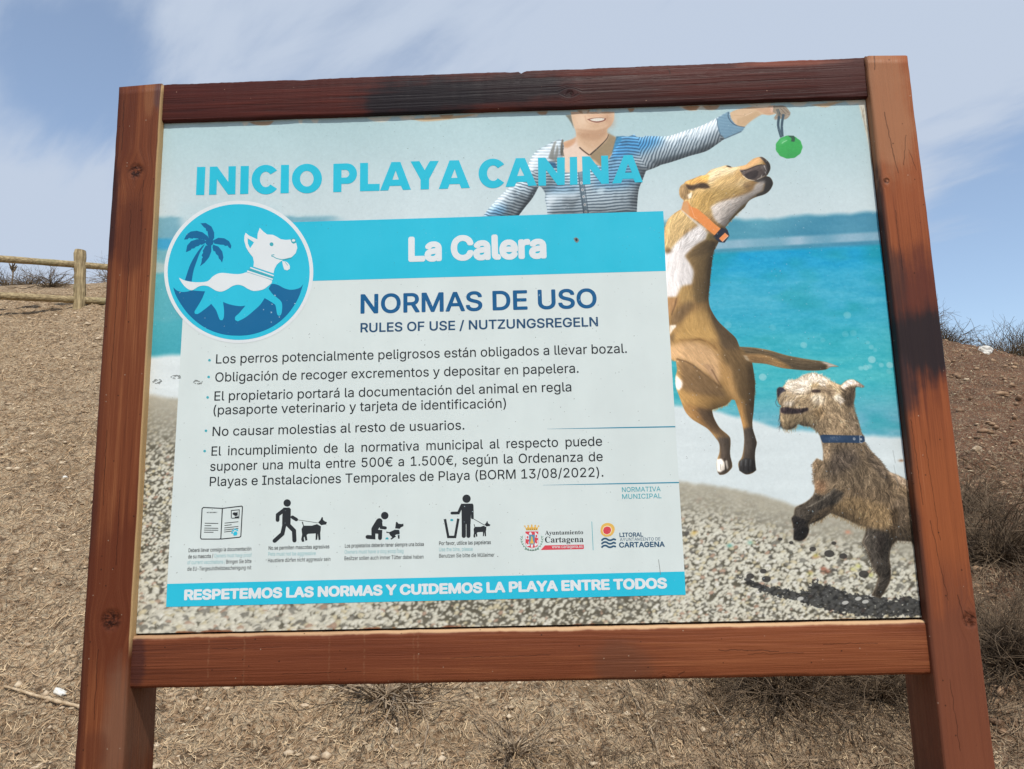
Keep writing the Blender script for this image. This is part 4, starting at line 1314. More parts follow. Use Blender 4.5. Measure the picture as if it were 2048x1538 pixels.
def dp(pts, c_, a=1.0, f=1.5):
    paint(pts, c_, a, f, clip=DM)


# head
dp(ZC([(280, 900), (545, 793), (700, 700), (880, 700), (1000, 640), (1100, 610), (1120, 700), (900, 760), (870, 900), (980, 950), (700, 1040), (640, 1200), (450, 1150), (330, 1040)]), (192, 158, 102), 1, 3)
dp(ZC([(560, 800), (620, 735), (760, 695), (830, 715), (900, 700), (870, 770), (760, 790), (640, 840), (590, 900)]), (214, 188, 150), .9, 4)
dp(ZC([(860, 790), (930, 830), (1000, 850), (930, 920), (850, 900)]), (206, 178, 128), .8, 3)
dp(ZC([(560, 950), (700, 930), (860, 930), (930, 960), (700, 1040), (600, 1120), (480, 1180), (430, 1080)]), (172, 140, 78), .75, 4)
dp(ZC([(420, 1000), (560, 960), (640, 1000), (600, 1160), (480, 1180), (400, 1100)]), (188, 150, 84), .8, 4)
dp(ZC([(470, 825), (545, 793), (590, 800), (560, 870), (510, 890), (470, 870)]), (206, 152, 74), .9, 1.5)
dp(ZC([(345, 865), (470, 822), (500, 860), (400, 900), (360, 905)]), (198, 146, 76), .9, 1)
dp(ZC([(292, 905), (340, 880), (370, 930), (420, 990), (400, 1030), (330, 1042), (295, 1000)]), (134, 108, 76), .9, 1.2)
dp(ZC([(345, 880), (420, 895), (500, 870), (560, 880), (600, 920), (540, 930), (470, 925), (420, 950), (370, 930)]), (66, 52, 44), .95, 1.2)
dp(ZC([(370, 990), (415, 960), (412, 1020), (380, 1030)]), (216, 200, 176), .9, .8)
dp(ZC([(750, 704), (785, 694), (815, 716), (790, 720)]), (56, 46, 42), 1, .4)
dp(ZC([(830, 760), (880, 730), (900, 800), (880, 850), (850, 880), (845, 820)]), (166, 132, 84), .7, 1.5)
# muzzle and open mouth
dp(ZC([(980, 660), (1040, 622), (1110, 610), (1130, 640), (1060, 690), (960, 735), (900, 760), (880, 730)]), (190, 146, 100), .9, 1.2)
dp(ZC([(1080, 615), (1110, 608), (1150, 640), (1186, 680), (1195, 735), (1160, 795), (1120, 740), (1150, 690), (1110, 640)]), (70, 66, 68), .95, 1.0)
dp(ZC([(885, 745), (960, 735), (1060, 695), (1140, 690), (1172, 740), (1150, 800), (1100, 815), (1050, 845), (985, 840), (925, 800)]), (92, 82, 82), 1, .6)
dp(ZC([(930, 790), (1040, 745), (1075, 760), (1060, 810), (1005, 838), (960, 825)]), (58, 52, 56), .95, 1)
dp(ZC([(1090, 700), (1150, 695), (1165, 740), (1150, 785), (1120, 760)]), (112, 104, 104), .8, 1)
for p, q_ in (((1130, 700), (1155, 760)), ((1140, 760), (1150, 790)), ((1060, 840), (1140, 800)), ((1100, 815), (1110, 790))):
    line(ZC([p, q_]), 2.2, (206, 202, 200), .8, 1, clip=DM)
line(ZC([(915, 800), (970, 838), (1040, 850)]), 1.3, (214, 196, 164), .9)
line(ZC([(900, 760), (960, 742), (1060, 702), (1110, 690)]), 1.6, (52, 44, 44), .8)
dp(ZC([(1020, 855), (1090, 830), (1150, 806), (1190, 820), (1216, 862), (1216, 900), (1180, 950), (1120, 960), (1140, 880)]), (76, 74, 78), .95, 1)
dp(ZC([(600, 1110), (690, 1060), (870, 1008), (1010, 950), (1050, 880), (1140, 850), (1130, 900), (1120, 950), (1060, 985), (985, 1040), (940, 1100), (830, 1215), (740, 1312), (640, 1240)]), (208, 200, 196), .95, 2)
dp(ZC([(1060, 985), (1150, 940), (1195, 900), (1150, 985), (1050, 1012)]), (92, 88, 86), .9, 1)
dp(ZC([(930, 870), (980, 860), (1000, 900), (960, 930), (925, 905)]), (150, 120, 84), .8, 1.4)
dp(ZC([(860, 1150), (930, 1085), (960, 1080), (935, 1120), (850, 1200), (790, 1262), (780, 1240)]), (150, 126, 80), .85, 1)
# neck and chest
dp(ZC([(146, 1320), (200, 1210), (330, 1140), (420, 1220), (460, 1280), (330, 1380), (250, 1540), (140, 1540)]), (188, 158, 106), .95, 2)
dp(ZD([(60, 420), (140, 430), (230, 320), (330, 230), (450, 150), (545, 230), (525, 300), (400, 380), (310, 470), (370, 560), (402, 640), (380, 760), (280, 780), (215, 890), (40, 900)]), (206, 204, 208), .95, 2)
dp(ZD([(105, 430), (120, 370), (180, 420), (120, 455)]), (92, 72, 50), .7, 2)
dp(ZD([(310, 470), (440, 350), (545, 290), (630, 340), (600, 440), (585, 600), (560, 780), (540, 930), (430, 960), (370, 860), (390, 720), (402, 620), (360, 540)]), (128, 104, 68), .95, 3)
dp(ZD([(330, 470), (450, 350), (560, 300), (620, 340), (560, 400), (440, 480)]), (98, 80, 56), .7, 3)
dp(ZD([(535, 235), (590, 260), (560, 320), (520, 290)]), (150, 130, 74), .8, 1.2)
dp(ZD([(560, 480), (590, 490), (565, 760), (545, 900), (530, 760)]), (104, 84, 56), .6, 2)
dp(ZD([(250, 800), (380, 780), (400, 900), (330, 1000), (240, 930)]), (174, 140, 84), .8, 4)
dp(ZD([(120, 900), (230, 900), (210, 1000), (160, 1070), (120, 1060)]), (164, 122, 84), .8, 3)
line(ZD([(218, 900), (200, 980), (165, 1080)]), 1.6, (72, 54, 42), .8, feather=.5)
dp(ZD([(150, 1190), (180, 1060), (330, 930), (410, 960), (330, 1060), (240, 1170)]), (116, 92, 66), .85, 4)
dp(ZD([(370, 1060), (480, 1000), (540, 1030), (620, 1160), (690, 1310), (560, 1340), (400, 1320), (200, 1340), (280, 1160)]), (192, 150, 86), .95, 4)
dp(ZD([(548, 960), (580, 1030), (650, 1130), (750, 1230), (835, 1310), (880, 1420), (820, 1480), (700, 1430), (640, 1280), (580, 1130)]), (100, 82, 62), .95, 3.5)
dp(ZD([(150, 1180), (210, 1175), (215, 1195), (180, 1230), (150, 1280)]), (216, 204, 190), .95, .7)
dp(ZD([(150, 1290), (200, 1250), (190, 1320), (165, 1390)]), (110, 90, 66), .7, 2)
line(ZD([(240, 1330), (360, 1330), (480, 1320), (560, 1370), (640, 1430)]), 4, (136, 98, 56), .55, feather=1.5)
line(ZD([(360, 1350), (430, 1325), (520, 1345)]), 2.5, (110, 80, 46), .5, feather=.8)
# hips, belly, legs
dp(ZE([(60, 180), (320, 120), (500, 150), (640, 290), (660, 500), (480, 420), (330, 320), (205, 285), (60, 280)]), (200, 158, 112), .95, 4)
dp(ZE([(480, 330), (560, 350), (600, 430), (650, 560), (560, 470)]), (176, 138, 104), .8, 2)
line(ZE([(560, 390), (610, 480), (655, 560)]), 1.6, (84, 62, 46), .8, feather=.4)
line(ZE([(210, 285), (340, 330), (470, 425), (560, 500), (660, 575)]), 3, (86, 66, 50), .75, feather=.8)
dp(ZE([(212, 290), (330, 330), (480, 430), (600, 520), (690, 620), (700, 690), (640, 700), (500, 660), (300, 620), (240, 560), (260, 500)]), (122, 96, 68), .9, 4)
dp(ZE([(245, 570), (400, 640), (640, 660), (760, 690), (700, 745), (562, 792), (420, 770), (290, 760)]), (168, 128, 74), .85, 4)
dp(ZE([(660, 200), (860, 180), (960, 330), (990, 540), (984, 680), (970, 760), (860, 690), (760, 560), (690, 400)]), (116, 92, 62), .95, 4)
dp(ZE([(600, 190), (640, 300), (740, 380), (800, 560), (830, 700), (780, 690), (700, 560), (650, 420)]), (184, 140, 84), .85, 4)
dp(ZE([(200, 440), (240, 480), (270, 520), (262, 570), (230, 600), (190, 560)]), (222, 208, 198), .95, 1.2)
dp(ZE([(262, 720), (420, 760), (560, 792), (590, 890), (650, 980), (560, 1000), (420, 915), (300, 810)]), (150, 110, 66), .9, 3)
dp(ZE([(400, 770), (560, 795), (640, 970), (745, 1060), (640, 1060), (520, 960)]), (98, 80, 66), .8, 3)
dp(ZE([(610, 1060), (745, 1060), (760, 1350), (690, 1440), (600, 1440), (640, 1220)]), (80, 72, 68), .95, 2)
dp(ZE([(790, 690), (880, 720), (880, 860), (930, 980), (880, 1010), (845, 860)]), (160, 116, 66), .9, 3)
dp(ZE([(880, 720), (990, 680), (970, 950), (930, 980), (890, 860)]), (106, 84, 60), .9, 3)
dp(ZE([(870, 980), (970, 950), (1010, 1110), (1000, 1400), (900, 1440), (820, 1400), (870, 1240)]), (74, 68, 66), .95, 2.5)
dp(ZE([(830, 1300), (900, 1270), (990, 1290), (1002, 1390), (900, 1432), (830, 1392)]), (62, 62, 66), .95, 1)
for a in (855, 900, 945):
    line(ZE([(a, 1285), (a - 4, 1350)]), 2.4, (116, 124, 130), .7, 1, feather=.4, clip=DM)
for a in (880, 925, 968):
    line(ZE([(a, 1300), (a - 3, 1400)]), 1.2, (40, 40, 42), .8, clip=DM)
dp(ZE([(606, 1280), (660, 1278), (688, 1320), (690, 1385), (645, 1412), (612, 1400)]), (222, 214, 204), .95, .6)
dp(ZE([(690, 1300), (712, 1290), (726, 1370), (712, 1385)]), (196, 188, 180), .9, .5)
line(ZE([(645, 1330), (652, 1390)]), 1.2, (120, 112, 106), .8)
line(ZE([(690, 1270), (700, 1400)]), 1.2, (44, 40, 40), .8)
# tail
TLM = full_mask(ZE([(842, 166), (980, 175), (1130, 200), (1300, 250), (1500, 288), (1680, 315), (1825, 362), (1745, 366), (1690, 392), (1560, 402), (1400, 392), (1250, 375), (1100, 335), (940, 322), (860, 250)]), .4)
paint(ZE([(842, 160), (980, 170), (1300, 245), (1700, 315), (1700, 400), (1400, 400), (1300, 340), (1100, 250), (900, 240)]), (92, 80, 64), .95, 2, clip=TLM)
paint(ZE([(900, 240), (1050, 250), (1180, 300), (1300, 370), (1100, 345), (950, 322)]), (164, 126, 82), .9, 1.5, clip=TLM)
paint(ZE([(1640, 312), (1700, 315), (1830, 360), (1745, 372), (1700, 395), (1715, 350)]), (216, 204, 196), .95, 1.2, clip=TLM)
dp(ZE([(870, 250), (910, 255), (940, 310), (905, 300)]), (206, 186, 160), .6, 1)
# fur
flow_d = [(a, b_, dx, dy) for (a, b_), dx, dy in (
    (ZC([(700, 760)])[0], -1, .35), (ZC([(560, 900)])[0], -1, .5), (ZC([(850, 800)])[0], -.7, .6), (ZC([(1050, 660)])[0], -1, .5), (ZC([(760, 1020)])[0], -1, .55), (ZC([(500, 1060)])[0], -.5, 1), (ZC([(760, 1150)])[0], -.8, .7), (ZC([(1000, 950)])[0], -1, .4), (ZC([(330, 960)])[0], -.3, 1), (ZC([(1150, 880)])[0], -1, .5),
    (ZC([(300, 1250)])[0], -.5, 1), (ZC([(220, 1400)])[0], -.2, 1), (ZC([(420, 1350)])[0], -.6, .8), (ZD([(420, 430)])[0], -.9, .4), (ZD([(240, 560)])[0], -.2, 1), (ZD([(330, 700)])[0], .3, 1), (ZD([(480, 700)])[0], -.05, 1), (ZD([(300, 950)])[0], -.2, 1), (ZD([(450, 1150)])[0], -.1, 1), (ZD([(700, 1250)])[0], .6, 1), (ZD([(420, 1330)])[0], .8, .5),
    (ZE([(400, 230)])[0], .6, 1), (ZE([(800, 320)])[0], .5, 1), (ZE([(400, 560)])[0], .6, .8), (ZE([(880, 560)])[0], .05, 1), (ZE([(500, 760)])[0], .7, .6), (ZE([(460, 860)])[0], .8, .9), (ZE([(690, 1150)])[0], .1, 1), (ZE([(920, 900)])[0], .2, 1), (ZE([(930, 1200)])[0], 0, 1))]
tam = DM * (1 - TLM)
ampm = np.full((IH, IW), .03)
ampm += .065 * full_mask(ZC([(280, 900), (600, 740), (880, 700), (1000, 900), (700, 1300), (300, 1540), (140, 1540), (146, 1300)]), 6)
hair(tam, flow_d, ampm, 8, 1.0, 31, .35)
hair(tam, flow_d, .025, 14, 2.0, 32, .2)
hair(TLM, [(ZE([(1000, 220)])[0] + (1, .22)), (ZE([(1500, 340)])[0] + (1, .12))], .09, 12, 1, 33, .15)
for (a, b_) in [(225, 310), (270, 312), (415, 405), (445, 478), (612, 566), (236, 400), (1100, 262), (1165, 285), (1350, 290), (690, 250)]:
    dab(*ZE([(a, b_)])[0], .9, .9, (216, 196, 170), .7, hard=True)
_g = img.mean(-1, keepdims=True)
img[:] = img + (_g + (img - _g) * np.array([.88, .88, .88]) + (_g - 130) * 0.16 + np.array([6, 4, 0]) - img) * DM[..., None]
fringe(ZE([(565, 790), (640, 765), (705, 740), (755, 690)]), 60, 5, .8, (176, 136, 84), (-.3, 1), 1)
fringe(ZE([(978, 420), (990, 540), (984, 680)]), 40, 4, .7, (110, 88, 60), (.5, 1), 2)
fringe(ZC([(146, 1320), (180, 1235), (250, 1168)]), 30, 4, .7, (196, 166, 116), (-.8, .5), 3)
fringe(ZD([(600, 420), (585, 500), (570, 620), (558, 760), (546, 880)]), 60, 3.2, .7, (84, 70, 50), (.6, .8), 4)
fringe(ZC([(938, 1112), (865, 1178), (800, 1248), (745, 1312)]), 40, 4, .7, (176, 160, 130), (.2, 1), 5)
fringe(ZE([(205, 285), (190, 300), (165, 290)]), 20, 4, .8, (196, 156, 108), (-.2, 1), 6)
shade3d(DM, 20, (-.86, -.5), .3)
shade3d(DM, 7, (-.86, -.5), .16)
# collar
paint(ZC([(330, 1060), (372, 1050), (402, 1106), (470, 1130), (560, 1205), (640, 1280), (702, 1328), (640, 1394), (560, 1330), (470, 1250), (400, 1210), (310, 1135)]), (226, 142, 78), 1, .3, False)
paint(ZC([(330, 1060), (372, 1050), (385, 1110), (390, 1200), (310, 1135)]), (214, 164, 116), .9, 1.2, False)
dp(ZC([(400, 1210), (310, 1135), (300, 1140), (420, 1250), (520, 1340), (560, 1330)]), (220, 214, 208), .7, 1)
line(ZC([(402, 1106), (440, 1215), (470, 1225)]), 1, (244, 196, 160), .7)
paint(ZC([(708, 1316), (768, 1340), (786, 1398), (738, 1465), (690, 1462), (620, 1408), (650, 1380)]), (40, 44, 56), 1, .2, False)
paint(ZC([(682, 1424), (742, 1366), (776, 1396), (716, 1456)]), (232, 146, 90), 1, .2, False)
line(ZC([(776, 1396), (716, 1456)]), 1.4, (240, 200, 176), .9)
dp(ZC([(600, 1380), (650, 1410), (640, 1440), (580, 1420)]), (90, 80, 56), .7, 1)

# --- the grey terrier
ter_o = ZF([(195, 345), (215, 318), (262, 318), (300, 270), (335, 240), (420, 228), (500, 182), (560, 160), (625, 152), (720, 178), (800, 228), (872, 266), (945, 292), (985, 255), (1022, 234), (1080, 226), (1150, 258), (1218, 308), (1195, 322), (1140, 312), (1112, 322), (1108, 420), (1092, 520), (1112, 620), (1150, 730), (1188, 860), (1215, 888), (1222, 960), (1275, 1040), (1400, 1172), (1500, 1300), (1600, 1340), (1745, 1420), (1790, 1450)]) \
    + ZG([(1560, 130), (1640, 300), (1660, 760), (1590, 800), (1550, 730), (1400, 720), (1345, 780), (1322, 900), (1338, 1000), (1332, 1130), (1282, 1230), (1232, 1312), (1140, 1284), (1180, 1200), (1215, 1090), (1180, 1040), (1140, 960), (1085, 820), (1040, 740), (1080, 640), (1085, 580), (1000, 560), (880, 500), (800, 468), (720, 440), (640, 490), (560, 532), (490, 556), (500, 612), (470, 690), (405, 726), (342, 712), (340, 600), (328, 545), (318, 490), (345, 462), (350, 420), (362, 382), (470, 325), (550, 240), (556, 120)]) \
    + ZF([(630, 1480), (622, 1400), (608, 1220), (630, 1180), (662, 1145), (700, 1165), (735, 1180), (735, 1060), (720, 970), (700, 890), (660, 830), (600, 782), (500, 768), (440, 745), (400, 790), (330, 815), (262, 800), (235, 740), (228, 640), (232, 560), (248, 540), (212, 500), (196, 440)])
GM = full_mask(ter_o, 0.5)
img += (np.array([124, 108, 86]) - img) * GM[..., None]


def gp_(pts, c_, a=1.0, f=1.5):
    paint(pts, c_, a, f, clip=GM)


gp_(ZF([(240, 330), (330, 235), (620, 145), (800, 220), (960, 290), (1090, 220), (1110, 420), (1110, 640), (1190, 860), (700, 870), (560, 770), (240, 760)]), (164, 144, 114), 1, 4)
gp_(ZF([(270, 320), (330, 235), (500, 180), (620, 145), (720, 172), (820, 235), (760, 290), (620, 330), (520, 390), (400, 400), (300, 350)]), (214, 200, 180), .95, 4)
gp_(ZF([(570, 320), (620, 262), (690, 265), (690, 310), (620, 335)]), (196, 168, 122), .8, 2)
gp_(ZF([(590, 420), (680, 380), (760, 440), (740, 520), (640, 520), (600, 480)]), (206, 192, 168), .9, 3)
gp_(ZF([(840, 430), (920, 390), (1000, 480), (960, 510), (880, 470)]), (214, 204, 186), .9, 2)
gp_(ZF([(700, 320), (800, 320), (900, 370), (860, 430), (760, 400), (710, 360)]), (122, 106, 86), .85, 3)
gp_(ZF([(590, 372), (620, 345), (700, 348), (712, 376), (640, 384)]), (58, 48, 44), .95, .8)
gp_(ZF([(960, 340), (1040, 310), (1110, 320), (1105, 430), (1080, 560), (1000, 540), (950, 400)]), (86, 74, 60), .9, 3)
gp_(ZF([(950, 300), (1022, 234), (1080, 226), (1215, 308), (1180, 318), (1100, 290), (1050, 300), (980, 340)]), (216, 200, 184), .95, 1.5)
line(ZF([(1110, 285), (1170, 292), (1216, 310)]), 2, (170, 140, 124), .8)
gp_(ZF([(192, 345), (215, 315), (262, 316), (300, 360), (250, 390), (218, 440), (200, 430)]), (48, 48, 58), .98, .6)
gp_(ZF([(215, 440), (260, 380), (350, 370), (390, 420), (420, 500), (330, 540), (250, 530)]), (150, 134, 110), .85, 2)
gp_(ZF([(260, 510), (330, 480), (400, 470), (380, 530), (300, 545)]), (200, 190, 174), .7, 2)
gp_(ZF([(232, 560), (300, 550), (420, 570), (560, 555), (560, 590), (460, 625), (300, 632), (234, 615)]), (62, 52, 56), .95, 1)
gp_(ZF([(240, 640), (420, 640), (600, 640), (640, 760), (440, 740), (320, 810), (255, 790)]), (176, 156, 120), .85, 3)
gp_(ZF([(620, 560), (740, 540), (760, 640), (680, 700), (610, 660)]), (130, 108, 76), .6, 4)
gp_(ZF([(1020, 640), (1110, 640), (1180, 840), (1050, 860)]), (136, 122, 102), .7, 4)
# body
gp_(ZF([(720, 970), (1220, 965), (1500, 1300), (1540, 1500), (640, 1500), (740, 1180)]), (120, 106, 86), 1, 4)
gp_(ZF([(860, 1050), (1000, 1020), (1130, 1060), (1180, 1200), (980, 1300), (800, 1400), (790, 1200)]), (86, 78, 70), .8, 7)
gp_(ZF([(1220, 1010), (1330, 1110), (1500, 1300), (1500, 1440), (1380, 1330), (1250, 1160)]), (96, 86, 74), .8, 3)
gp_(ZF([(735, 980), (830, 990), (800, 1180), (735, 1180)]), (160, 140, 112), .7, 3)
gp_(ZG([(560, 100), (680, 120), (660, 230), (560, 240)]), (140, 108, 82), .7, 4)
gp_(ZG([(800, 300), (1000, 280), (1340, 380), (1360, 560), (1280, 620), (1100, 590), (1000, 560), (860, 500), (720, 440)]), (148, 126, 92), .9, 5)
gp_(ZG([(1340, 380), (1450, 260), (1600, 300), (1660, 700), (1400, 720), (1330, 700), (1380, 520)]), (118, 104, 86), .9, 4)
gp_(ZG([(1330, 420), (1400, 380), (1420, 470), (1370, 680), (1330, 700), (1350, 560)]), (86, 72, 54), .8, 2)
gp_(ZG([(1300, 0), (1400, 40), (1530, 120), (1545, 200), (1400, 120)]), (168, 150, 130), .7, 3)
for pts in ([(1010, 60), (1040, 200), (1080, 380)], [(1170, 80), (1220, 260)], [(1290, 40), (1330, 200), (1320, 330)]):
    line(ZG(pts), 6, (76, 66, 54), .7, 3, feather=2, clip=GM)
gp_(ZG([(360, 385), (470, 325), (560, 240), (640, 260), (760, 190), (860, 230), (800, 330), (640, 400), (520, 500), (480, 560), (500, 620), (405, 726), (340, 715), (330, 540), (318, 490)]), (74, 70, 64), .92, 2)
gp_(ZG([(340, 560), (470, 560), (500, 612), (470, 690), (405, 726), (342, 712)]), (54, 52, 52), .9, 1.5)
gp_(ZG([(318, 490), (345, 466), (420, 490), (480, 540), (400, 560), (335, 550)]), (50, 48, 48), .9, 1)
line(ZG([(470, 390), (560, 340), (650, 290), (760, 190)]), 2, (150, 146, 132), .55, feather=.6, clip=GM)
gp_(ZG([(1085, 590), (1200, 610), (1330, 640), (1340, 780), (1320, 900), (1335, 1010), (1330, 1130), (1240, 1310), (1140, 1284), (1215, 1090), (1130, 950), (1085, 820), (1040, 740)]), (84, 80, 74), .95, 3)
gp_(ZG([(1180, 640), (1290, 640), (1300, 760), (1240, 900), (1200, 780)]), (64, 58, 54), .7, 4)
flow_g = [(a, b_, dx, dy) for (a, b_), dx, dy in (
    (ZF([(400, 300)])[0], -.7, -.4), (ZF([(620, 220)])[0], .4, -.9), (ZF([(800, 300)])[0], .8, .5), (ZF([(650, 460)])[0], -.5, .8), (ZF([(900, 450)])[0], .3, 1), (ZF([(350, 450)])[0], -.6, .7), (ZF([(330, 720)])[0], -.2, 1), (ZF([(560, 700)])[0], -.1, 1), (ZF([(800, 660)])[0], .1, 1), (ZF([(1000, 760)])[0], .3, 1), (ZF([(1050, 450)])[0], .2, 1),
    (ZF([(800, 1050)])[0], -.3, 1), (ZF([(1050, 1100)])[0], .4, 1), (ZF([(1300, 1200)])[0], .9, 1), (ZF([(800, 1350)])[0], -.2, 1), (ZG([(900, 200)])[0], -.2, 1), (ZG([(1200, 200)])[0], .1, 1), (ZG([(1450, 300)])[0], .4, 1), (ZG([(500, 420)])[0], -.7, .6), (ZG([(1000, 450)])[0], -.1, 1), (ZG([(1200, 800)])[0], -.2, 1), (ZG([(1250, 1150)])[0], -.3, 1), (ZG([(1550, 600)])[0], .1, 1))]
hair(GM, flow_g, .135, 7, 1.0, 41, .9)
hair(GM, flow_g, .09, 12, 2.0, 42, .9)
rr_ = np.random.default_rng(77)
gy_, gx2 = np.where(GM > .9)
for i in rr_.integers(0, len(gy_), 820):                 # single light and dark locks
    a, b_ = PX[gy_[i], gx2[i]], PYY[gy_[i], gx2[i]]
    bd = [(f[2], f[3]) for f in sorted(flow_g, key=lambda f: (f[0] - a) ** 2 + (f[1] - b_) ** 2)[:1]][0]
    t = math.atan2(bd[1], bd[0]) + rr_.normal(0, .6)
    pts = [(a, b_)]
    for _ in range(3):
        t += rr_.normal(0, .5); pts.append((pts[-1][0] + 3.2 * math.cos(t), pts[-1][1] + 3.2 * math.sin(t)))
    basec = img[gy_[i], gx2[i]]
    line(pts, .9, np.clip(basec * (1.38 if rr_.random() < .62 else .58), 20, 232), .75, .4, clip=GM)
fringe(ZF([(300, 270), (335, 240), (420, 228), (500, 182), (625, 152), (720, 178), (800, 228), (872, 266)]), 120, 5, .8, (222, 212, 196), (.1, -1), 11, .8)
fringe(ZF([(262, 800), (330, 815), (400, 790), (440, 745)]), 40, 9, .8, (160, 140, 108), (0, 1), 12, .3)
fringe(ZF([(235, 620), (232, 700), (240, 760)]), 14, 14, .8, (74, 68, 66), (-.25, 1), 13, .25)
fringe(ZF([(1092, 520), (1112, 620), (1150, 730), (1188, 860)]), 50, 4, .8, (130, 114, 92), (.7, .7), 14)
fringe(ZF([(500, 768), (600, 782), (660, 830)]), 40, 5, .7, (150, 130, 100), (0, 1), 15)
fringe(ZG([(560, 532), (640, 490), (720, 440), (800, 468), (880, 500), (1000, 560), (1085, 580)]), 110, 9, .9, (136, 112, 76), (-.2, 1), 16, .35)
fringe(ZG([(470, 560), (560, 520), (660, 470)]), 40, 8, .9, (88, 82, 72), (-.3, 1), 17, .4)
fringe(ZG([(1040, 740), (1085, 820), (1140, 960), (1180, 1040)]), 70, 8, .9, (84, 78, 70), (-.8, .9), 18, .4)
fringe(ZG([(1345, 780), (1400, 720), (1550, 730)]), 40, 7, .9, (120, 106, 88), (0, 1), 19, .3)
fringe(ZF([(1222, 960), (1275, 1040), (1400, 1172), (1500, 1300)]), 70, 4, .8, (104, 92, 78), (.9, .4), 20)
fringe(ZF([(630, 1480), (622, 1400), (608, 1220)]), 30, 4, .8, (120, 100, 80), (-.9, .4), 21)
line(ZF([(196, 450), (180, 500), (205, 545), (230, 545)]), .9, (66, 62, 66), .9)
_g = img.mean(-1, keepdims=True)
img[:] = img + ((128 + (_g - 128) * 1.18 + (img - _g) * 1.0) * np.array([.93, .91, .90]) - img) * GM[..., None] * (1 - 0.55 * full_mask(ZF([(240, 330), (330, 200), (620, 120), (900, 230), (1230, 200), (1110, 480), (560, 560), (240, 560)]), 12))[..., None]
shade3d(GM, 22, (-.35, -.94), .34)
shade3d(GM, 7, (-.35, -.94), .14)
# its collar
paint(ZF([(698, 882), (740, 872), (960, 880), (1190, 882), (1218, 898), (1224, 950), (1190, 970), (960, 966), (730, 968), (708, 920)]), (42, 62, 88), 1, .3, False)
dab(*ZF([(870, 920)])[0], 16, 4, (74, 94, 122), .6)
dab(*ZF([(1098, 922)])[0], 2.2, 2.4, (190, 196, 200), .9, hard=True); dab(*ZF([(1098, 922)])[0], 1.1, 1.2, (40, 56, 80), .9, hard=True)
for p, q_ in (((1162, 885), (1165, 965)), ((1165, 965), (1195, 968)), ((1162, 885), (1185, 885))):
    line(ZF([p, q_]), 1.2, (186, 190, 192), .9)
dab(*ZF([(1178, 926)])[0], 2, 2.2, (170, 176, 182), .9, hard=True)
for _ in range(9):
    a, b_ = 760 + 200 * rr_.random(), 890 + 60 * rr_.random()
    line(ZF([(a, b_), (a + 12, b_ + 14)]), .6, (168, 172, 176), .7)

# --- wear: frayed and bleached edges, scuffs, footprints of bubbles
rw = np.random.default_rng(55)
for k in range(26):
    x = 330 + 1400 * rw.random()
    y = 254 - 0.0355 * (x - 323)
    L_ = 10 + 50 * rw.random() ** 2
    paint([(x, y - 4), (x + L_, y - 4 - .035 * L_), (x + L_ * .8, y + 1.5 + 2.5 * rw.random()), (x + L_ * .3, y + 1.5 + 3 * rw.random())], (214, 206, 188) if rw.random() < .6 else (170, 130, 96), .8, .5)
for (a, b_) in ((820, 950), (1620, 1690)):
    paint([(a, 238 - .0355 * (a - 820)), (b_, 233 - .0355 * (b_ - 820)), (b_ - 20, 239 - .0355 * (b_ - 820)), (a + 30, 243 - .0355 * (a - 820))], (196, 160, 118), .8, .6)
paint([(1716, 206), (1740, 204), (1752, 300), (1764, 400), (1757, 410), (1744, 330), (1730, 260)], (206, 204, 190), .95, .8)
for k in range(30):
    t = rw.random(); x = 1722 + 40 * t; y = 208 + 190 * t
    line([(x + rw.normal(0, 3), y), (x + 3 + rw.normal(0, 3), y + 14 + 20 * rw.random())], .9, (150, 128, 96) if rw.random() < .6 else (90, 84, 74), .7, .3)
for k in range(34):
    x = 266 + 1570 * rw.random(); y = 1268 - 0.0177 * (x - 262)
    L_ = 8 + 60 * rw.random() ** 2
    paint([(x, y + 3), (x + L_, y + 3 - .018 * L_), (x + L_ * .8, y - 2 - 4 * rw.random()), (x + L_ * .3, y - 2 - 4 * rw.random())], (120, 70, 46) if rw.random() < .6 else (160, 120, 84), .85, .6)
for k in range(20):
    t = rw.random(); x = 320 - 58 * t; y = 262 + 960 * t
    line([(x + 2, y), (x + 3 + rw.random() * 3, y + 30 * rw.random())], 1.2, (160, 140, 112) if rw.random() < .5 else (110, 120, 118), .6, .4)
for (a, b_) in ((1788, 900), (1790, 930), (1794, 950)):
    line([(a - 3, b_), (a + 2, b_ + 26)], .8, (120, 124, 124), .6)
dab(1802, 921, 5, 2.4, (150, 110, 80), .8)
img += np.random.default_rng(3).normal(0, 2.2, (IH, IW, 1)) + blur(np.random.default_rng(4).normal(0, 9, (IH, IW)), 2)[..., None]
np.clip(img, 0, 255, out=img)
pimg = bpy.data.images.new('beach_print', IW, IH, alpha=False, float_buffer=False)
pimg.colorspace_settings.name = 'sRGB'
px4 = np.ones((IH, IW, 4), np.float32)
px4[..., :3] = (img / 255.0)[::-1]
pimg.pixels.foreach_set(px4.ravel())
pimg.update()
pimg.pack()

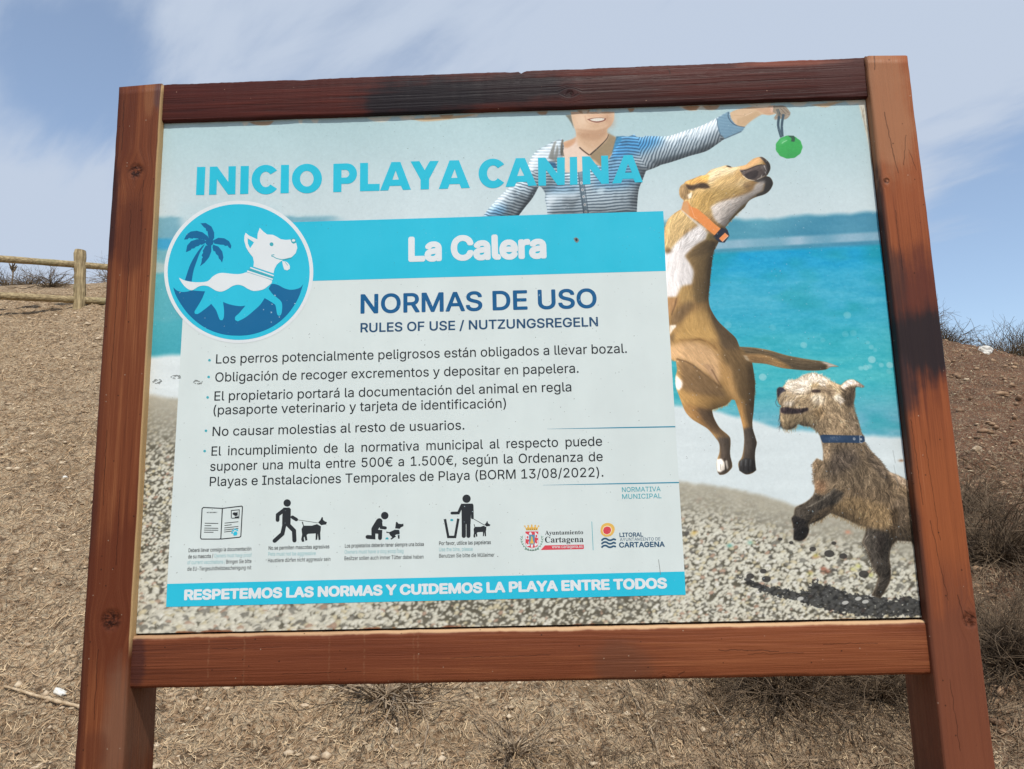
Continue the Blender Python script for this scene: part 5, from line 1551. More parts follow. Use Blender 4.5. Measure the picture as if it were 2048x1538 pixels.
# ------------------------------------------------------------------ the panel and everything printed on it
def wear(q, b, c, flecks_dark=1.0, flecks_light=0.0, fade=0.05):
    """sun-faded print with pin-prick dirt, scratches and chips"""
    pos = q.n('ShaderNodeTexCoord').outputs['Object']
    x, y, z = q.xyz(pos)
    streak = q.noise(q.vec(q.m('MULTIPLY', x, 9.0), 0.0, q.m('MULTIPLY', z, 2.0)), 1.0, 4, 0.6)
    blot = q.noise(pos, 14.0, 4, 0.6)
    c = q.mix(1.0, c, q.mix(q.ramp(q.m('ADD', q.m('MULTIPLY', streak, 0.6), q.m('MULTIPLY', blot, 0.4)), 0.3, 0.7), (1 - fade, 1 - fade, 1 - fade, 1), (1 + fade, 1 + fade, 1 + fade, 1)), 'MULTIPLY')
    flat = q.vec(x, 0.0, z)
    wv = q.v('ADD', flat, q.v('SCALE', q.noise(flat, 160.0, 2, col=True), None, 0.006))
    for (s, r0, keep, dark, amt) in ((150.0, 0.17, 0.84, True, flecks_dark * 0.8), (70.0, 0.075, 0.86, True, flecks_dark), (130.0, 0.20, 0.78, False, flecks_light)):
        if amt <= 0:
            continue
        vv = q.n('ShaderNodeTexVoronoi', feature='F1')
        q.put(vv.inputs['Vector'], wv); vv.inputs['Scale'].default_value = s
        rnd = q.xyz(vv.outputs['Color'])
        clus = q.ramp(q.noise(flat, 5.0, 3), 0.38, 0.62, 0.25, 1.0)
        msk = q.m('MULTIPLY', q.m('MULTIPLY', q.ramp(vv.outputs['Distance'], r0, r0 * 0.4), q.ramp(rnd[0], keep, keep + 0.01)), q.m('MULTIPLY', clus, amt))
        c = q.mix(msk, c, C(70, 70, 66) if dark else C(190, 212, 220))
    q.put(b.inputs['Base Color'], c)
    q.put(b.inputs['Roughness'], q.ramp(blot, 0.3, 0.7, 0.34, 0.5))
    b.inputs['Specular IOR Level'].default_value = 0.22


m_pic, q, b = mat('printed_picture')
tx = q.n('ShaderNodeTexImage', image=pimg, interpolation='Cubic', extension='EXTEND')
uv = q.n('ShaderNodeUVMap', uv_map='print')
q.put(tx.inputs[0], uv.outputs[0])
wear(q, b, q.mix(1.0, tx.outputs[0], (KP, KP, KP, 1), 'MULTIPLY'), 0.8, 0.35, 0.02)


def ink(name, c, dark=0.8, light=0.0, fade=0.03):
    m, q, b = mat(name)
    rgb = q.n('ShaderNodeRGB'); rgb.outputs[0].default_value = C(*c)
    wear(q, b, rgb.outputs[0], dark, light, fade)
    return m


I_paper = ink('notice_paper', (206, 217, 216), 1.0, 0, 0.035)
I_cyan = ink('cyan_ink', (42, 184, 212), 0.7, 0.15)
I_cyan2 = ink('title_ink', (38, 184, 210), 0.35, 0.1)
I_navy = ink('navy_ink', (18, 98, 146), 0.2, 0.9)
I_white = ink('white_ink', (214, 221, 224), 0.25, 0)
I_head = ink('heading_ink', (20, 88, 136), 0.4, 0.5)
I_sub = ink('subheading_ink', (34, 74, 108), 0.4, 0.5)
I_text = ink('text_ink', (34, 38, 42), 0.0, 0.25)
I_teal = ink('teal_ink', (64, 164, 178), 0.3, 0.3)
I_pale = ink('pale_teal_ink', (146, 192, 196), 0.3, 0.2)
I_line = ink('rule_line_ink', (44, 136, 164), 0.3, 0.3)
I_black = ink('pictogram_ink', (42, 46, 50), 0.0, 1.0)
I_red = ink('crest_red', (206, 72, 84), 0.3, 0.3)
I_yel = ink('crest_yellow', (220, 178, 92), 0.3, 0.2)
I_grn = ink('laurel_green', (52, 128, 96), 0.3, 0.2)
I_blu = ink('crest_blue', (86, 140, 168), 0.3, 0.2)
I_lit = ink('coast_blue', (48, 84, 112), 0.2, 0.4)
I_cream = ink('cream_ink', (232, 216, 180), 0.3, 0.0)
I_edge = simple_mat('board_edge', C(150, 120, 92), 0.8)
I_scuff = ink('scuff_grey', (120, 124, 122), 0.2, 0.3)

# the panel itself: a thin board let into the frame, a hair smaller than the opening
def edge_at(a, b_, z):
    A, B = at_depth(*a, 0), at_depth(*b_, 0)
    return float(A[0] + (B[0] - A[0]) * (z - A[2]) / (B[2] - A[2]))


zb_, zt_ = float(at_depth(257, 1273, RY)[2]) + 0.0035, Z1 - 0.002
L_e = [edge_at((315, 242), (243, 1538), z) + 0.0028 for z in (zb_, zt_)]
R_e = [edge_at((1732, 111), (1889, 1538), z) - 0.0015 for z in (zb_, zt_)]
pv = []
for yy_ in (PY, PY + 0.012):
    pv += [(L_e[0], yy_, zb_), (R_e[0], yy_, zb_), (R_e[1], yy_, zt_), (L_e[1], yy_, zt_)]
panel = mesh_obj('printed_panel', pv, [(0, 1, 2, 3), (7, 6, 5, 4), (0, 4, 5, 1), (1, 5, 6, 2), (2, 6, 7, 3), (3, 7, 4, 0)], [m_pic, I_edge], sign, midx=[0, 1, 1, 1, 1, 1])
bv_ = []
for yy_ in (PY + 0.020, PY + 0.034):
    bv_ += [(L_e[0] - 0.02, yy_, zb_ - 0.05), (R_e[0] + 0.02, yy_, zb_ - 0.05), (R_e[1] + 0.02, yy_, zt_), (L_e[1] - 0.02, yy_, zt_)]
mesh_obj('gap_shade_backing', bv_, [(0, 1, 2, 3), (7, 6, 5, 4), (0, 4, 5, 1), (1, 5, 6, 2), (2, 6, 7, 3), (3, 7, 4, 0)], simple_mat('gap_shade_brown', C(66, 44, 34), 0.8, C(44, 30, 26), 12), sign)  # dark board added so the gap round the panel reads as shade
panel['label'] = 'faded printed panel with beach photograph and dog beach rules'


def set_uv(o):
    me = o.data
    ul = me.uv_layers.new(name='print')
    for l in me.loops:
        co = me.vertices[l.vertex_index].co
        ul.data[l.index].uv = ((co.x - X0) / (X1 - X0), (co.z - Z0) / (Z1 - Z0))


set_uv(panel)


SANS = SERIF = None
CAPH = 0.7273
try:                                   # the interface fonts that ship with Blender
    import os
    fd_ = bpy.utils.system_resource('DATAFILES', path='fonts')
    SANS = bpy.data.fonts.load(os.path.join(fd_, 'Inter.woff2'))
    SERIF = bpy.data.fonts.load(os.path.join(fd_, 'NotoSansMath-Regular.woff2'))
except Exception:
    pass
TXT = bpy.data.scenes.new('lettering')     # empty workspace used only while the letters are outlined


_caps = {}


def nonzero(loops):
    """area covered by a letter's contours (winding not zero) cut into flat bands, so strokes may cross"""
    E = []
    for P in loops:
        for (x0, y0), (x1, y1) in zip(P, np.roll(P, -1, 0)):
            if abs(y1 - y0) > 1e-7:
                E.append((x0, y0, x1, y1, 1) if y1 > y0 else (x1, y1, x0, y0, -1))
    E = np.array(E)
    ys = set(np.round(E[:, [1, 3]].ravel(), 6))
    d = E[:, 2:4] - E[:, 0:2]
    for k in range(len(E) - 1):                        # crossings of the strokes
        o = slice(k + 1, None)
        den = d[k, 0] * d[o, 1] - d[k, 1] * d[o, 0]
        den = np.where(np.abs(den) < 1e-12, 1e9, den)
        w0 = E[o, 0:2] - E[k, 0:2]
        t = (w0[:, 0] * d[o, 1] - w0[:, 1] * d[o, 0]) / den
        u = (w0[:, 0] * d[k, 1] - w0[:, 1] * d[k, 0]) / den
        ok = (t > 1e-6) & (t < 1 - 1e-6) & (u > 1e-6) & (u < 1 - 1e-6)
        ys.update(np.round(E[k, 1] + t[ok] * d[k, 1], 6))
    ys = sorted(ys)
    V, F = [], []
    for ya, yb in zip(ys[:-1], ys[1:]):
        if yb - ya < 2e-5:
            continue
        ym = (ya + yb) / 2
        e = E[(E[:, 1] <= ym) & (E[:, 3] > ym)]
        sl = (e[:, 2] - e[:, 0]) / (e[:, 3] - e[:, 1])
        xm = e[:, 0] + (ym - e[:, 1]) * sl
        od = np.argsort(xm); w = 0
        for k in od:
            if w == 0:
                st = k
            w += int(e[k, 4])
            if w == 0:
                q = [(e[n, 0] + (y - e[n, 1]) * sl[n], y) for n, y in ((st, ya), (k, ya), (k, yb), (st, yb))]
                b_ = len(V); V += q; F.append((b_, b_ + 1, b_ + 2, b_ + 3))
    return V, F


def outline(cu):
    """letters as filled shapes: every outer contour with its own counters, so strokes that cross do not cancel"""
    ob = bpy.data.objects.new('t', cu); TXT.collection.objects.link(ob)
    with bpy.context.temp_override(scene=TXT, view_layer=TXT.view_layers[0]):
        dg = bpy.context.evaluated_depsgraph_get()
    dg.update()
    oc = ob.evaluated_get(dg).to_curve(dg)
    loops = []
    for sp in oc.splines:
        P = []
        bp_ = sp.bezier_points; n = len(bp_)
        if n < 2:
            continue
        for a in range(n):
            p0, p3 = np.array(bp_[a].co[:2]), np.array(bp_[(a + 1) % n].co[:2])
            p1, p2 = np.array(bp_[a].handle_right[:2]), np.array(bp_[(a + 1) % n].handle_left[:2])
            straight = abs(np.cross(p1 - p0, p3 - p0)) + abs(np.cross(p2 - p0, p3 - p0)) < 1e-5
            for t in ((0,) if straight else (0, .25, .5, .75)):
                P.append((1 - t) ** 3 * p0 + 3 * t * (1 - t) ** 2 * p1 + 3 * t * t * (1 - t) * p2 + t ** 3 * p3)
        P = np.array(P)
        area = 0.5 * float(np.sum(P[:, 0] * np.roll(P[:, 1], -1) - np.roll(P[:, 0], -1) * P[:, 1]))
        if abs(area) > 1e-7:
            loops.append((area, P))
    ob.to_curve_clear()
    bpy.data.objects.remove(ob)
    loops = sorted([P for _, P in loops], key=lambda P: P[:, 0].min())
    V, F, grp, right = [], [], [], -1e9
    for P in loops + [None]:
        if P is None or (grp and P[:, 0].min() > right):
            v, f_ = nonzero(grp)
            F += [tuple(len(V) + i for i in t) for t in f_]; V += v
            grp, right = [], -1e9
        if P is not None:
            grp.append(P); right = max(right, P[:, 0].max())
    return np.array(V), F


def cap_height(font):
    if font.name not in _caps:
        cu = bpy.data.curves.new('t', 'FONT'); cu.font = font; cu.body = chr(0x1D407) if font == SERIF else 'H'
        _caps[font.name] = float(np.ptp(outline(cu)[0][:, 1])); bpy.data.curves.remove(cu)
    return _caps[font.name]


class Flat:
    """flat printed shapes at a given film height above the panel (mm)"""
    def __init__(s, lift):
        s.y = PY - lift * 0.001; s.V = []; s.F = []; s.mi = []; s.mats = []

    def poly(s, pts, m, holes=(), smooth=False, lift=0.0):
        loops = []
        for P in [pts] + list(holes):
            P = smooth_path(P, True, 4) if smooth else np.array(P, float)
            loops.append([at_depth(a, b_, PY) for a, b_ in P])
        base = len(s.V)
        flat = [p for L in loops for p in L]
        tris = tessellate_polygon([[Vector((p[0], p[2], 0)) for p in L] for L in loops])
        for p in flat:
            s.V.append((p[0], s.y - lift * 0.001, p[2]))
        if m not in s.mats:
            s.mats.append(m)
        k = s.mats.index(m)
        for t in tris:
            a, b_, c_ = (flat[i] for i in t)
            n = (b_[0] - a[0]) * (c_[2] - a[2]) - (b_[2] - a[2]) * (c_[0] - a[0])
            if abs(n) < 1e-14:
                continue
            t = t if n > 0 else t[::-1]
            s.F.append(tuple(base + i for i in t)); s.mi.append(k)

    def disc(s, x, y, rx, ry, m, n=40, lift=0.0, hole=None):
        P = [(x + rx * math.cos(t), y + ry * math.sin(t)) for t in np.linspace(0, 2 * math.pi, n + 1)[:-1]]
        H = [] if hole is None else [[(x + hole[0] * math.cos(t), y + hole[1] * math.sin(t)) for t in np.linspace(0, 2 * math.pi, n + 1)[:-1]]]
        s.poly(P, m, H, lift=lift)

    def stroke(s, pts, w_, m, caps=True, smooth=False, lift=0.0):
        P = smooth_path(pts, False) if smooth else np.array(pts, float)
        # mitred ribbon with round ends
        T = np.diff(P, axis=0); T /= np.linalg.norm(T, axis=1, keepdims=True)
        L_, R_ = [], []
        for i in range(len(P)):
            t0 = T[max(i - 1, 0)]; t1 = T[min(i, len(T) - 1)]
            t = t0 + t1; t /= np.linalg.norm(t)
            n = np.array([-t[1], t[0]]); k = 1 / max(0.5, n @ np.array([-t1[1], t1[0]]))
            L_.append(P[i] + n * w_ / 2 * k); R_.append(P[i] - n * w_ / 2 * k)
        cap = lambda c, t: [c + w_ / 2 * np.array([math.cos(t + a), math.sin(t + a)]) for a in np.linspace(-math.pi / 2, math.pi / 2, 7)[1:-1]]
        pts_ = L_[::1]
        e = math.atan2(T[-1][1], T[-1][0]); b_ = math.atan2(-T[0][1], -T[0][0])
        out_ = list(L_) + (cap(P[-1], e)[::-1] if caps else []) + R_[::-1] + (cap(P[0], b_)[::-1] if caps else [])
        s.poly(out_, m, lift=lift)

    def text(s, txt, p0, p1, cap, m, bold=0.0, wordspace=1.0, charspace=1.0, lift=0.0, serif=False):
        """one printed line: ink runs from p0 to p1 along the baseline, capitals `cap` photo px high"""
        base_off = 0.0
        grow = max(bold, 0.0)
        cu = bpy.data.curves.new('t', 'FONT')
        if serif and SERIF:
            cu.font = SERIF
            txt = ''.join(chr(0x1D400 + ord(c) - 65) if c.isupper() else chr(0x1D41A + ord(c) - 97) if c.islower() else c for c in txt)
        elif SANS:
            cu.font = SANS
        cu.body = txt; cu.offset = base_off; cu.space_word = wordspace; cu.space_character = charspace; cu.resolution_u = 3; cu.fill_mode = 'FRONT'
        V, F = outline(cu)
        cu_font = cu.font
        bpy.data.curves.remove(cu)
        A, B = at_depth(*p0, PY), at_depth(*p1, PY)
        T_ = at_depth(p0[0], p0[1] - cap, PY)
        hz = (T_[2] - A[2])
        xa, xb = V[:, 0].min() - grow, V[:, 0].max() + grow
        capu = cap_height(cu_font) + 2 * grow                     # capital height of the face
        if m not in s.mats:
            s.mats.append(m)
        k = s.mats.index(m)
        shifts = [(0, 0)] + ([(grow * math.cos(t), grow * math.sin(t)) for t in np.arange(0, 6.28, math.pi / 5)] if grow > 1e-6 else [])
        for q_, (dx_, dz_) in enumerate(shifts):     # heavier weights: the letter laid down again all round its edge
            X_ = A[0] + (V[:, 0] + dx_ - xa) / (xb - xa) * (B[0] - A[0])
            Z_ = A[2] + (V[:, 0] + dx_ - xa) / (xb - xa) * (B[2] - A[2]) + (V[:, 1] + dz_ + grow) / capu * hz
            base = len(s.V)
            s.V += [(x, s.y - lift * 0.001 - 0.000012 * q_, z) for x, z in zip(X_, Z_)]
            for f in F:
                a, b_, c_ = f[:3]
                n = (X_[b_] - X_[a]) * (Z_[c_] - Z_[a]) - (Z_[b_] - Z_[a]) * (X_[c_] - X_[a])
                s.F.append(tuple(base + i for i in (f if n > 0 else f[::-1]))); s.mi.append(k)

    def done(s, name, label=None, parent=None):
        o = mesh_obj(name, s.V, s.F, s.mats, parent or panel, midx=s.mi)
        if label:
            o['label'] = label
        return o


def picture_cut(name, pts, label, lift, smooth=True):
    f = Flat(lift); f.poly(pts, m_pic, smooth=smooth)
    set_uv(f.done(name, label))


picture_cut('printed_woman', ZBm([(110, 1190), (200, 1100), (330, 960), (440, 860), (545, 790), (620, 600), (680, 520), (770, 470), (850, 425), (940, 396), (1050, 400), (1085, 350), (1052, 250), (1000, 190), (980, 150), (1478, 124), (1472, 200), (1442, 262), (1405, 310), (1480, 370), (1600, 372), (1680, 352), (1720, 378), (1960, 372)]) +
            ZC([(200, 402), (350, 352), (470, 318), (660, 226), (792, 170), (900, 136), (1010, 116), (1240, 104), (1350, 116), (1392, 176), (1384, 204), (1330, 246), (1236, 246), (1214, 180), (1100, 196), (1000, 258), (940, 318), (905, 360), (740, 435), (560, 555), (400, 602), (200, 668), (60, 706)]) +
            ZBm([(1900, 690), (1800, 725), (1760, 830), (1730, 900), (1715, 1000), (1705, 1160), (790, 1190), (770, 960), (735, 900), (705, 880), (640, 1000), (560, 1100), (480, 1190)]), 'smiling woman in a striped top, cut off above the mouth', 0.10)
picture_cut('printed_ball', [(bx + 26.6 * math.cos(t), by + 22.8 * math.sin(t)) for t in np.linspace(0, 6.283, 40)[:-1]], 'green ball on a strap', 0.10, False)
picture_cut('printed_dog', dog, 'tan and white dog leaping with an orange collar', 0.12)
picture_cut('printed_dog', ter_o, 'shaggy grey terrier with a blue collar', 0.14)

f = Flat(0.30); f.poly([(366, 628), (560, 560), (1331.5, 540), (1369, 1144), (334.4, 1169)], I_paper); f.done('notice_sheet')
f = Flat(0.45); f.poly([(560, 445.3), (1326.6, 422.3), (1331.6, 542), (560, 563.8)], I_cyan); f.done('name_banner')
f = Flat(0.45); f.poly([(334.5, 1167.7), (1369, 1142.9), (1371.3, 1189.6), (332.4, 1213.8)], I_cyan); f.done('slogan_banner')

# title, letter by letter
f = Flat(0.35)


def arc(cx, cy, rx, ry, a0, a1, n=26):
    return [(cx + rx * math.cos(math.radians(a)), cy + ry * math.sin(math.radians(a))) for a in np.linspace(a0, a1, n)]


for P in ([(104, 188), (175, 187), (165, 427), (94, 427)], [(213, 186), (275, 184), (370, 316), (372, 182), (435, 181), (430, 421), (368, 423), (273, 292), (269, 424), (205, 426)],
          [(476, 180), (546, 179), (541, 417), (470, 420)], [(820, 171), (888, 170), (886, 411), (815, 413)], [(1495, 154), (1562, 153), (1562, 333), (1662, 332), (1660, 391), (1493, 395)]):
    f.poly(ZT1(P), I_cyan2)
f.poly(ZT1(arc(690, 296, 121, 126, -38, -322, 40) + arc(690, 294, 50, 66, -320, -40, 30)), I_cyan2)
f.poly(ZT1(arc(1041, 287, 128, 126, 0, 354, 48)), I_cyan2, [ZT1(arc(1040, 288, 58, 67, 0, 354, 40))])
f.poly(ZT1([(1267, 161), (1380, 157)] + arc(1384, 245, 84, 87, -80, 85, 18) + [(1336, 332), (1335, 401), (1265, 403)]), I_cyan2, [ZT1([(1336, 213)] + arc(1370, 245, 32, 33, -80, 80, 10) + [(1336, 279)])])
f.poly(ZT1([(1762, 146), (1838, 145), (1928, 381), (1860, 384), (1843, 348), (1748, 350), (1735, 388), (1664, 390)]), I_cyan2, [ZT1([(1798, 218), (1826, 295), (1770, 297)])])
f.poly(ZT2([(-80, 141), (-5, 138), (40, 215), (85, 137), (160, 136), (78, 290), (77, 378), (5, 380), (5, 295)]), I_cyan2)
f.poly(ZT2([(252, 132), (332, 131), (426, 366), (352, 369), (338, 333), (252, 335), (238, 373), (160, 376)]), I_cyan2, [ZT2([(296, 205), (320, 280), (266, 282)])])
f.poly(ZT2(arc(622, 243, 122, 126, -38, -322, 40) + arc(624, 241, 52, 66, -320, -40, 30)), I_cyan2)
f.poly(ZT2([(818, 113), (895, 112), (997, 346), (925, 350), (910, 315), (825, 318), (805, 356), (730, 358)]), I_cyan2, [ZT2([(855, 190), (890, 262), (830, 265)])])
f.poly(ZT2([(1007, 110), (1070, 108), (1170, 240), (1170, 108), (1236, 105), (1235, 340), (1175, 343), (1075, 212), (1076, 347), (1010, 348)]), I_cyan2)
f.poly(ZT2([(1278, 103), (1340, 101), (1345, 338), (1280, 341)]), I_cyan2)
f.poly(ZT2([(1382, 98), (1448, 97), (1548, 225), (1545, 92), (1605, 90), (1612, 330), (1550, 333), (1452, 205), (1455, 336), (1390, 338)]), I_cyan2)
f.poly(ZT2([(1740, 88), (1812, 86), (1902, 318), (1835, 320), (1820, 288), (1730, 290), (1715, 326), (1640, 330)]), I_cyan2, [ZT2([(1775, 160), (1808, 235), (1750, 237)])])
f.done('title_lettering')

# round emblem
f = Flat(0.60)
ex, ey = ZA([(808, 791)])[0]
f.disc(ex, ey - 0.3, 765 / 5.128, 731 / 5.128, I_white, 96)
f.disc(ex, ey, 728 / 5.128, 696 / 5.128, I_cyan, 96, lift=0.12)
f.poly(ZA([(138, 948), (160, 1020), (210, 1110), (290, 1220), (390, 1312), (500, 1380), (640, 1428), (780, 1443), (920, 1435), (1060, 1395), (1180, 1335), (1290, 1245), (1380, 1130), (1432, 1030), (1468, 918),
           (1440, 950), (1390, 968), (1330, 972), (1270, 955), (1215, 925), (1165, 912), (1142, 915), (1115, 962), (1160, 1020), (1225, 1072), (1250, 1105), (1254, 1170), (1242, 1228), (1222, 1241), (1204, 1225), (1190, 1150), (1178, 1122), (1075, 1058),
           (1030, 1125), (960, 1190), (880, 1255), (800, 1297), (772, 1284), (772, 1252), (810, 1215), (878, 1135), (830, 1141), (760, 1133), (700, 1118), (648, 1098), (658, 1180), (656, 1255), (642, 1285), (618, 1284), (608, 1265), (575, 1180), (528, 1118), (470, 1165), (392, 1220), (362, 1221), (355, 1198), (376, 1162), (430, 1070), (464, 990), (400, 985), (325, 981), (280, 992), (225, 995), (175, 980)]), I_navy, smooth=True, lift=0.24)
f.poly(ZA([(460, 505), (430, 530), (370, 610), (310, 720), (275, 820), (257, 875), (326, 890), (345, 780), (378, 680), (412, 590), (455, 518)]), I_navy, smooth=True, lift=0.24)
for P in ([(418, 292), (470, 288), (530, 325), (557, 385), (558, 440), (540, 470), (505, 455), (496, 420), (488, 370), (478, 372), (468, 340), (455, 335)],
          [(248, 458), (275, 405), (320, 375), (380, 368), (440, 385), (492, 425), (510, 462), (480, 468), (440, 455), (400, 455), (390, 447), (345, 442), (335, 450), (300, 440), (285, 455)],
          [(268, 588), (280, 520), (320, 475), (380, 455), (450, 458), (485, 482), (455, 500), (430, 512), (415, 508), (395, 525), (370, 530), (352, 548), (325, 552), (318, 566)],
          [(545, 468), (600, 440), (660, 445), (710, 475), (733, 520), (728, 552), (706, 538), (696, 520), (670, 524), (655, 512), (620, 510), (560, 500)],
          [(545, 510), (600, 530), (640, 580), (652, 640), (638, 695), (622, 668), (604, 650), (600, 625), (575, 605), (568, 580), (550, 575), (540, 540)],
          [(470, 520), (528, 520), (528, 580), (505, 640), (460, 695), (412, 732), (428, 690), (430, 655), (442, 640), (428, 622), (445, 590), (440, 575)]):
    f.poly(ZA(P), I_navy, lift=0.24)
f.disc(*ZA([(510, 485)])[0], 40 / 5.1, 38 / 5.1, I_navy, 20, lift=0.30)
f.poly(ZA([(198, 850), (250, 876), (330, 893), (420, 896), (495, 883), (540, 840), (590, 810), (640, 800), (720, 808), (800, 813), (850, 806), (895, 795), (960, 815), (1080, 852), (1152, 880), (1145, 905), (1120, 926), (1070, 965), (1020, 980), (960, 985), (905, 965), (850, 932), (800, 922), (745, 935), (690, 970), (630, 992), (575, 982), (530, 955), (490, 935), (440, 930), (395, 942), (355, 967), (325, 978), (280, 960), (235, 915), (205, 868)]), I_white, smooth=True, lift=0.36)
f.poly(ZA([(930, 740), (1170, 824), (1166, 836), (924, 752)]), I_white, lift=0.36)
f.poly(ZA([(900, 774), (1162, 860), (1156, 873), (892, 788)]), I_white, lift=0.42)
f.poly(ZA([(922, 757), (1166, 842), (1163, 856), (904, 770)]), I_teal, lift=0.30)
f.poly(ZA([(880, 388), (915, 418), (960, 438), (1000, 456), (1003, 400), (1025, 338), (1060, 375), (1100, 406), (1160, 410), (1200, 430), (1240, 455), (1290, 462), (1345, 458), (1375, 462), (1398, 490), (1410, 545), (1392, 600), (1350, 640), (1280, 657), (1240, 682), (1200, 715), (1176, 760), (1166, 805), (1060, 770), (960, 736), (965, 690), (955, 640), (915, 590), (885, 540), (866, 470), (868, 420)]), I_white, [ZA([(900, 445), (966, 487), (926, 548), (903, 500)])], smooth=False, lift=0.36)
f.disc(*ZA([(1146, 507)])[0], 20 / 5.128, 20 / 5.128, I_teal, 20, lift=0.42)
f.poly(ZA([(1340, 458), (1352, 450), (1390, 446), (1398, 492), (1370, 502), (1352, 490)]), I_teal, smooth=True, lift=0.42)
f.disc(*ZA([(1371, 468)])[0], 17 / 5.128, 13 / 5.128, I_white, 18, lift=0.48)
f.stroke(ZA([(1150, 634), (1148, 618), (1172, 614)]), 8 / 5.128, I_teal, lift=0.42)
f.stroke(ZA([(1158, 630), (1195, 652), (1240, 662), (1290, 662), (1350, 644)]), 8 / 5.128, I_teal, lift=0.42)
f.poly(ZA([(1255, 680), (1300, 688), (1330, 722), (1333, 758), (1306, 775), (1276, 766), (1262, 722)]), I_white, smooth=True, lift=0.36)
f.stroke(ZA([(1285, 690), (1312, 722)]), 5 / 5.128, I_teal, lift=0.42)
f.done('round_emblem', 'round blue emblem of a swimming white dog and a palm tree')

f = Flat(0.60); f.text('La Calera', (816.7, 524.2), (1093.4, 517.2), 50.6, I_white, 0.040); f.done('place_name_lettering')
f = Flat(0.45); f.text('NORMAS DE USO', (721, 627.6), (1194, 616), 39, I_head, 0.018); f.done('heading_lettering')
f = Flat(0.45); f.text('RULES OF USE / NUTZUNGSREGELN', (721, 665), (1196.3, 652.8), 18.8, I_sub, 0.016); f.done('subheading_lettering')
rules = [[('Los perros potencialmente peligrosos están obligados a llevar bozal.', (432, 727.3), (1253.9, 705.9), 1.0)],
         [('Obligación de recoger excrementos y depositar en papelera.', (430.4, 763.7), (1157.4, 745.5), 1.0)],
         [('El propietario portará la documentación del animal en regla', (428.7, 801.4), (1142.9, 782.8), 1.0), ('(pasaporte veterinario y tarjeta de identificación)', (426.9, 829.4), (1012.2, 815.6), 1.0)],
         [('No causar molestias al resto de usuarios.', (425, 872.2), (928.9, 859.2), 1.0)],
         [('El incumplimiento de la normativa municipal al respecto puede', (422.9, 911.5), (1204.4, 891.5), 1.75), ('suponer una multa entre 500€ a 1.500€, según la Ordenanza de', (420.3, 942), (1205.7, 922), 1.35), ('Playas e Instalaciones Temporales de Playa (BORM 13/08/2022).', (419.4, 972.4), (1207, 953.2), 1.0)]]
for lines_ in rules:
    f = Flat(0.45)
    for (t, a, c_, ws_) in lines_:
        f.text(t, a, c_, 18.6, I_text, 0.004, ws_)
    f.done('rule_text')
for p in Zm(380, 680, 4.267)([(167, 173), (160, 316), (151, 490), (137, 775), (126, 948)]):
    f = Flat(0.45); f.disc(p[0], p[1], 2.7, 2.6, I_teal, 16); f.done('bullet_dot')
for (a, c_) in (((1094, 858), (1350.5, 853.4)), ((1086, 970.3), (1358, 965))):
    f = Flat(0.45)
    f.poly([(a[0], a[1] - .15), ((a[0] + c_[0]) / 2, (a[1] + c_[1]) / 2 - 1.0), (c_[0], c_[1] - 1.2), (c_[0], c_[1] + 1.2), ((a[0] + c_[0]) / 2, (a[1] + c_[1]) / 2 + 1.0), (a[0], a[1] + .15)], I_line)
    f.done('divider_line')
f = Flat(0.45); f.text('NORMATIVA', (1244.1, 984), (1321.3, 982.3), 9.5, I_teal, 0.004); f.text('MUNICIPAL', (1244.5, 997.8), (1323, 996.2), 9.5, I_teal, 0.004); f.done('normative_lettering')
f = Flat(0.60); f.text('RESPETEMOS LAS NORMAS Y CUIDEMOS LA PLAYA ENTRE TODOS', (368.2, 1200.6), (1334.4, 1177), 21.5, I_white, 0.042, 0.9); f.done('slogan_lettering')

# captions under the pictograms
caps = [[('Deberá llevar consigo la documentación', (377.2, 1104.4), (502.7, 1101), I_text, .008), ('de su mascota /', (376.4, 1117), (426.4, 1115.6), I_text, .008), ('Owners must have proof', (428.6, 1115.2), (503.4, 1113.6), I_pale, .003),
         ('of current vaccinations /', (374.8, 1128.6), (451, 1127), I_pale, .003), ('Bringen Sie bitte', (452.7, 1127.2), (503, 1125.8), I_text, .003), ('die EU-Tiergesundheitsbescheinigung mit', (374.8, 1141.6), (502.7, 1138.6), I_text, .003)],
        [('No se permiten mascotas agresivas', (537.3, 1099.8), (658.8, 1096.6), I_text, .008), ('Pets must not be aggressive', (536.6, 1111.8), (631.6, 1110), I_pale, .003), ('Haustiere dürfen nicht aggressiv sein', (536, 1124.6), (660.8, 1121.6), I_text, .003)],
        [('Los propietarios deberán tener siempre una bolsa', (690, 1095.4), (847.6, 1091.8), I_text, .008), ('Owners must have a dog poop bag', (689.3, 1107.6), (807, 1105.4), I_pale, .003), ('Besitzer sollen auch immer Tütter dabei haben', (689, 1120.4), (847.1, 1117), I_text, .003)],
        [('Por favor, utilice las papeleras', (878.3, 1090.4), (981.8, 1088), I_text, .008), ('Use the bins, please', (878.3, 1102.6), (945.6, 1101.4), I_pale, .003), ('Benutzen Sie bitte die Mülleimer', (878.3, 1115.4), (989, 1113.2), I_text, .003)]]
for lines_ in caps:
    f = Flat(0.45)
    for (t, a, c_, m_, bo) in lines_:
        f.text(t, a, c_, 7.6, m_, bo)
    f.done('caption_text')

